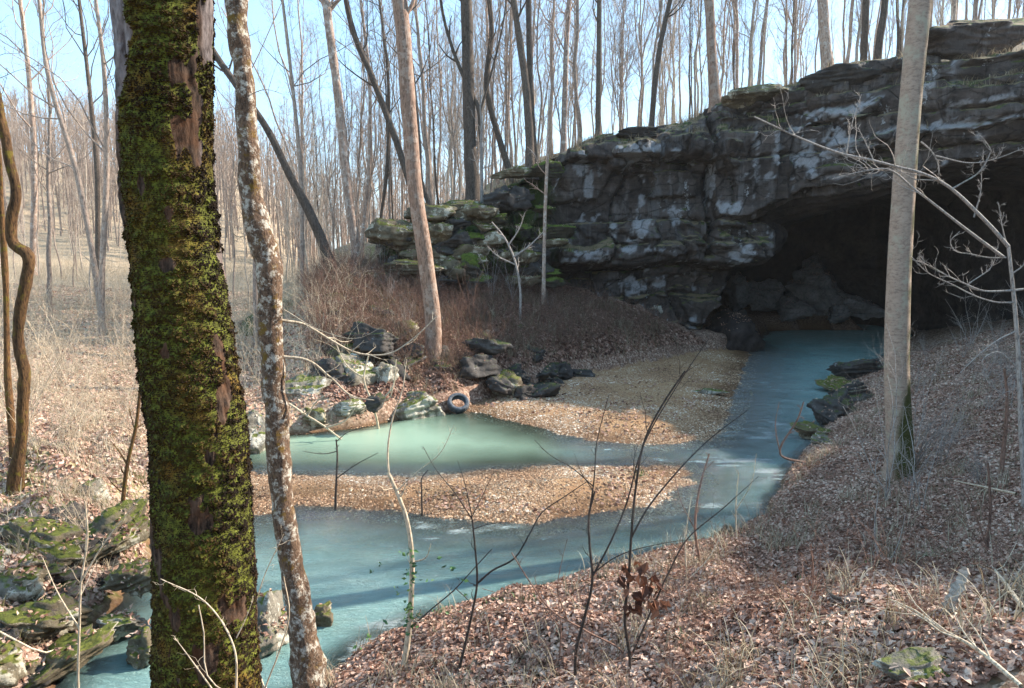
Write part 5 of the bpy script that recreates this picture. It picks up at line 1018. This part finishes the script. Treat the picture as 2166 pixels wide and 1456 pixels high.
def blades(name, n, fa, yr, keep, H, seed, label, cat, mat='dry_grass', wid=.004, bend=1., clump=0, powr=2.0, bias=0., zf=None):
    rng, x, y = sample(n, fa, yr[0], yr[1], seed, powr)
    if clump:
        m = max(4, n//clump); _, cx, cyy = sample(m, fa, yr[0], yr[1], seed+1, powr); id_ = rng.randint(0, m, n); sp = rng.normal(0, .10, (n, 2)); x = cx[id_]+sp[:, 0]*(1+cyy[id_]*.02); y = cyy[id_]+sp[:, 1]; da = rng.uniform(0, 6.28, m)[id_]
    else: da = rng.uniform(0, 6.28, n)
    k = keep(x, y, rng); x, y, da = x[k], y[k], da[k]; N = len(x); z = gh(x, y) if zf is None else zf(x, y); h = H*rng.uniform(.4, 1.3, N); a = da+rng.normal(0, .9, N); d = np.c_[np.cos(a), np.sin(a), np.zeros(N)]
    b = bend*rng.uniform(.3, 1.3, N); pts = []; base = np.c_[x, y, z-.01]; cur = base; seg = 5
    for j in range(seg+1):
        pts.append(cur); an = b*(j+.5)/seg*1.3; cur = cur+(d*np.sin(an)[:, None]+np.array([0, 0, 1.])*np.cos(an)[:, None])*(h/seg)[:, None]
    P = np.stack(pts, 1); sd = np.c_[-d[:, 1], d[:, 0], np.zeros(N)]; ww = (wid*rng.uniform(.6, 1.4, N)*(1+y*.035))[:, None, None]*np.linspace(1, .25, seg+1)[None, :, None]
    V = np.stack([P-sd[:, None]*ww, P+sd[:, None]*ww], 2).reshape(-1, 3); i = np.arange(N)[:, None]*(seg+1)*2+np.arange(seg)[None]*2; i = i.ravel(); F = np.c_[i, i+1, i+3, i+2]
    rn = np.clip(rng.random_sample(N)+bias, 0, 1)
    tag(link(name, mesh(name, V, [F], M[mat], False, {'rnd': np.repeat(rn, (seg+1)*2)})), label, cat, kind='stuff')
blades('dry_grass', 7500, (-.3, .74), (4.8, 26), lambda x, y, r: (bil(dRg, x, y) > .15) & (x > -4), .38, 21, 'bent dry grass tufts on the near and right bank', 'grass', clump=26, bend=1.4, bias=-.1)
blades('dry_grass', 12000, (-.72, -.2), (7, 48), lambda x, y, r: (bil(dLg, x, y) > .1), .42, 23, 'pale dry grass among the leaves on the left bank', 'grass', clump=22, bend=1.2, bias=.25)
blades('dry_grass', 16000, (-.27, .25), (24, 37), lambda x, y, r: (bil(dLg, x, y) > .3) & (bil(grg, x, y) < .5), .6, 25, 'tangled brown weeds on the slope under the cliff', 'weeds', clump=14, bend=1.5, powr=1.5, bias=-.35, wid=.005)
blades('green_weeds', 5000, (-.2, .7), (5, 26), lambda x, y, r: (bil(dRg, x, y) > .2) & (vn(np.c_[x*.8, y*.8, x*0], 66) > .45), .10, 27, 'small green plants in the leaf litter of the right bank', 'weeds', mat='green_leaf', clump=40, wid=.006)
blades('green_weeds', 1800, (-.1, .3), (13.2, 20), lambda x, y, r: (bil(grg, x, y) > .5) & (gh(x, y) > .1) & (vn(np.c_[x*.7, y*.7, x*0], 67) > .2), .12, 29, 'small green plants on the gravel bar', 'weeds', mat='green_leaf', clump=60, wid=.006)
blades('olive_weeds', 6000, (-.72, -.4), (7, 15), lambda x, y, r: (bil(dLg, x, y) > .15) & (vn(np.c_[x*1.1, y*1.1, x*0], 68) > -.1), .22, 33, 'olive and straw coloured weeds between the mossy rocks on the left', 'weeds', mat='olive_leaf', clump=25, wid=.004)
def brush(name, n, fa, yr, keep, H, seed, label, mat, r=.004, lean=.6, powr=1.5):
    rng, x, y = sample(n, fa, yr[0], yr[1], seed, powr); k = keep(x, y); x, y = x[k], y[k]; N = len(x); z = np.array([topz(a, b) for a, b in zip(x, y)]) if False else gh(x, y)
    cur = np.c_[x, y, z-.05]; el = rng.uniform(0, lean, N); a = rng.uniform(0, 6.28, N); d = np.c_[np.cos(a)*np.sin(el), np.sin(a)*np.sin(el), np.cos(el)]; L = H*rng.uniform(.4, 1.3, N); pts = [cur]
    for j in range(5): d = d+rng.normal(0, .12, (N, 3))-np.array([0, 0, .05*j]); d /= np.linalg.norm(d, axis=1, keepdims=True); cur = cur+d*(L/5)[:, None]; pts.append(cur)
    P = np.stack(pts, 1); R = r*(1+y[:, None]*.02)*np.linspace(1, .4, 6)[None]; tb = TB(); tb.add(P, R, 3); a_, b_ = kids(rng, P, R, 3, .3, 1, .4, .7, 4, .7, .1, .14, .6, .0016); tb.add(a_, b_, 3)
    tag(link(name, tb.mesh(name, M[mat])), label, 'brush', kind='stuff')
brush('underbrush', 7500, (-.72, -.2), (14, 100), lambda x, y: bil(dLg, x, y) > 1, 1.7, 41, 'pale tangled twigs filling the flat wood on the left', 'twig_pale', .0045, .8, 1.1)
brush('underbrush', 11000, (-.28, .24), (24.5, 37), lambda x, y: (bil(dLg, x, y) > .6) & (bil(grg, x, y) < .5), 1.0, 43, 'brown tangled brambles covering the slope under the cliff', 'twig_brown', .004, 1.1)
brush('underbrush', 1300, (.2, .74), (6, 30), lambda x, y: (bil(dRg, x, y) > .5), .7, 45, 'thin brown twigs and brambles in the litter of the right bank', 'twig_brown', .0028, 1.2)

def zcliff(x, y):
    r = []
    for a, b in zip(x, y):
        h = CBVH.ray_cast(Vector((a, b, 30)), Vector((0, 0, -1))); z = h[0].z if h[0] is not None else -5
        r.append(max(z, float(np.interp(0, [0], [0])) if False else z))
    return np.maximum(np.array(r), np.where(y > yc(x)+2.2, hill_z(x, y), -9))
blades('dry_grass', 16000, (-.05, .74), (29, 46), lambda x, y, r: (y > yc(x)-1.2) & (y < yc(x)+6), .42, 31, 'brown grass fringe hanging over the cliff edge', 'grass', clump=18, bend=1.9, powr=1., bias=-.25, wid=.005, zf=zcliff)
sapling([(4, [(1560, 1180), (1556, 1080), (1562, 1000)]), (3, [(1556, 1080), (1590, 1020), (1600, 960)])], 11.5, 'wispy pale twig standing at the near shore', 'twig_pale', seed=31)
sapling([(4, [(1445, 1330), (1452, 1230), (1450, 1140), (1462, 1050)]), (3, [(1452, 1230), (1500, 1180), (1530, 1120)])], 8.2, 'thin pale sapling right of the withered leaf sapling', 'twig_pale', seed=32)
sapling([(4, [(1180, 1440), (1186, 1330), (1178, 1240)]), (3, [(1186, 1330), (1150, 1280), (1130, 1220)])], 7., 'little brown twig left of the knotted sapling', 'twig_brown', seed=33)
sapling([(5, [(1700, 1420), (1690, 1330), (1720, 1230), (1715, 1150)]), (3, [(1690, 1330), (1650, 1260), (1640, 1200)])], 6.8, 'thin brown sapling among the grass in the lower right', 'twig_brown', seed=34)
sapling([(5, [(1850, 1330), (1862, 1220), (1850, 1120), (1858, 1040)]), (3, [(1862, 1220), (1900, 1150), (1915, 1090)])], 8.5, 'thin grey sapling under the smooth trunk foot', 'twig_grey', seed=35)
# ------------------------------------------------------------------ air
def haze():
    m = bpy.data.materials.new('haze_air'); m.use_nodes = True; t = m.node_tree; t.nodes.clear(); o = t.nodes.new('ShaderNodeOutputMaterial'); v = t.nodes.new('ShaderNodeVolumePrincipled')
    v.inputs['Color'].default_value = (.95, .93, .92, 1); v.inputs['Density'].default_value = HAZE; v.inputs['Anisotropy'].default_value = .4; t.links.new(v.outputs[0], o.inputs['Volume'])
    x0, x1, y0, y1, z0, z1 = -325, 325, -65, 425, -3, 52
    V = np.array([(x, y, z) for x in (x0, x1) for y in (y0, y1) for z in (z0, z1)]); F = np.array([[0, 1, 3, 2], [4, 6, 7, 5], [0, 4, 5, 1], [2, 3, 7, 6], [0, 2, 6, 4], [1, 5, 7, 3]])
    tag(link('haze', mesh('haze', V, [F], m, False)), 'pale haze in the air between the far trees', kind='stuff')
HAZE = .00022
haze()

# ------------------------------------------------------------------ tell look-alikes apart by their order in the view
def dedupe():
    from collections import defaultdict
    D = defaultdict(list)
    for o in COL.objects:
        if o.parent is None and o.get('label') and o.get('category') and o.get('kind') != 'stuff': D[o['label']].append(o)
    for lab, L in D.items():
        if len(L) < 2: continue
        L = [o for o in L if -50 < proj(*o.location)[0] < 2216]
        if len(L) < 2 or len(L) > 10 or len(lab.split()) > 15: continue
        L.sort(key=lambda o: proj(*o.location)[0]); n = len(L); od = ['', 'second', 'third', 'fourth', 'fifth', 'sixth', 'seventh', 'eighth', 'ninth']
        if len(lab.split())+(1 if n < 4 else 3) > 16: lab = lab.replace('bare ', '').replace('leafless ', '').replace('in the flat wood ', '').replace('in near leaf litter ', '')
        for i, o in enumerate(L): o['label'] = lab+(', leftmost' if i == 0 else (', rightmost' if i == n-1 else (', middle' if n == 3 else f', {od[i]} from left')))
        for o in L:
            if len(o['label'].split()) > 16: o['label'] = o['label'].replace(' straight', '').replace(' bushy', '')
dedupe()
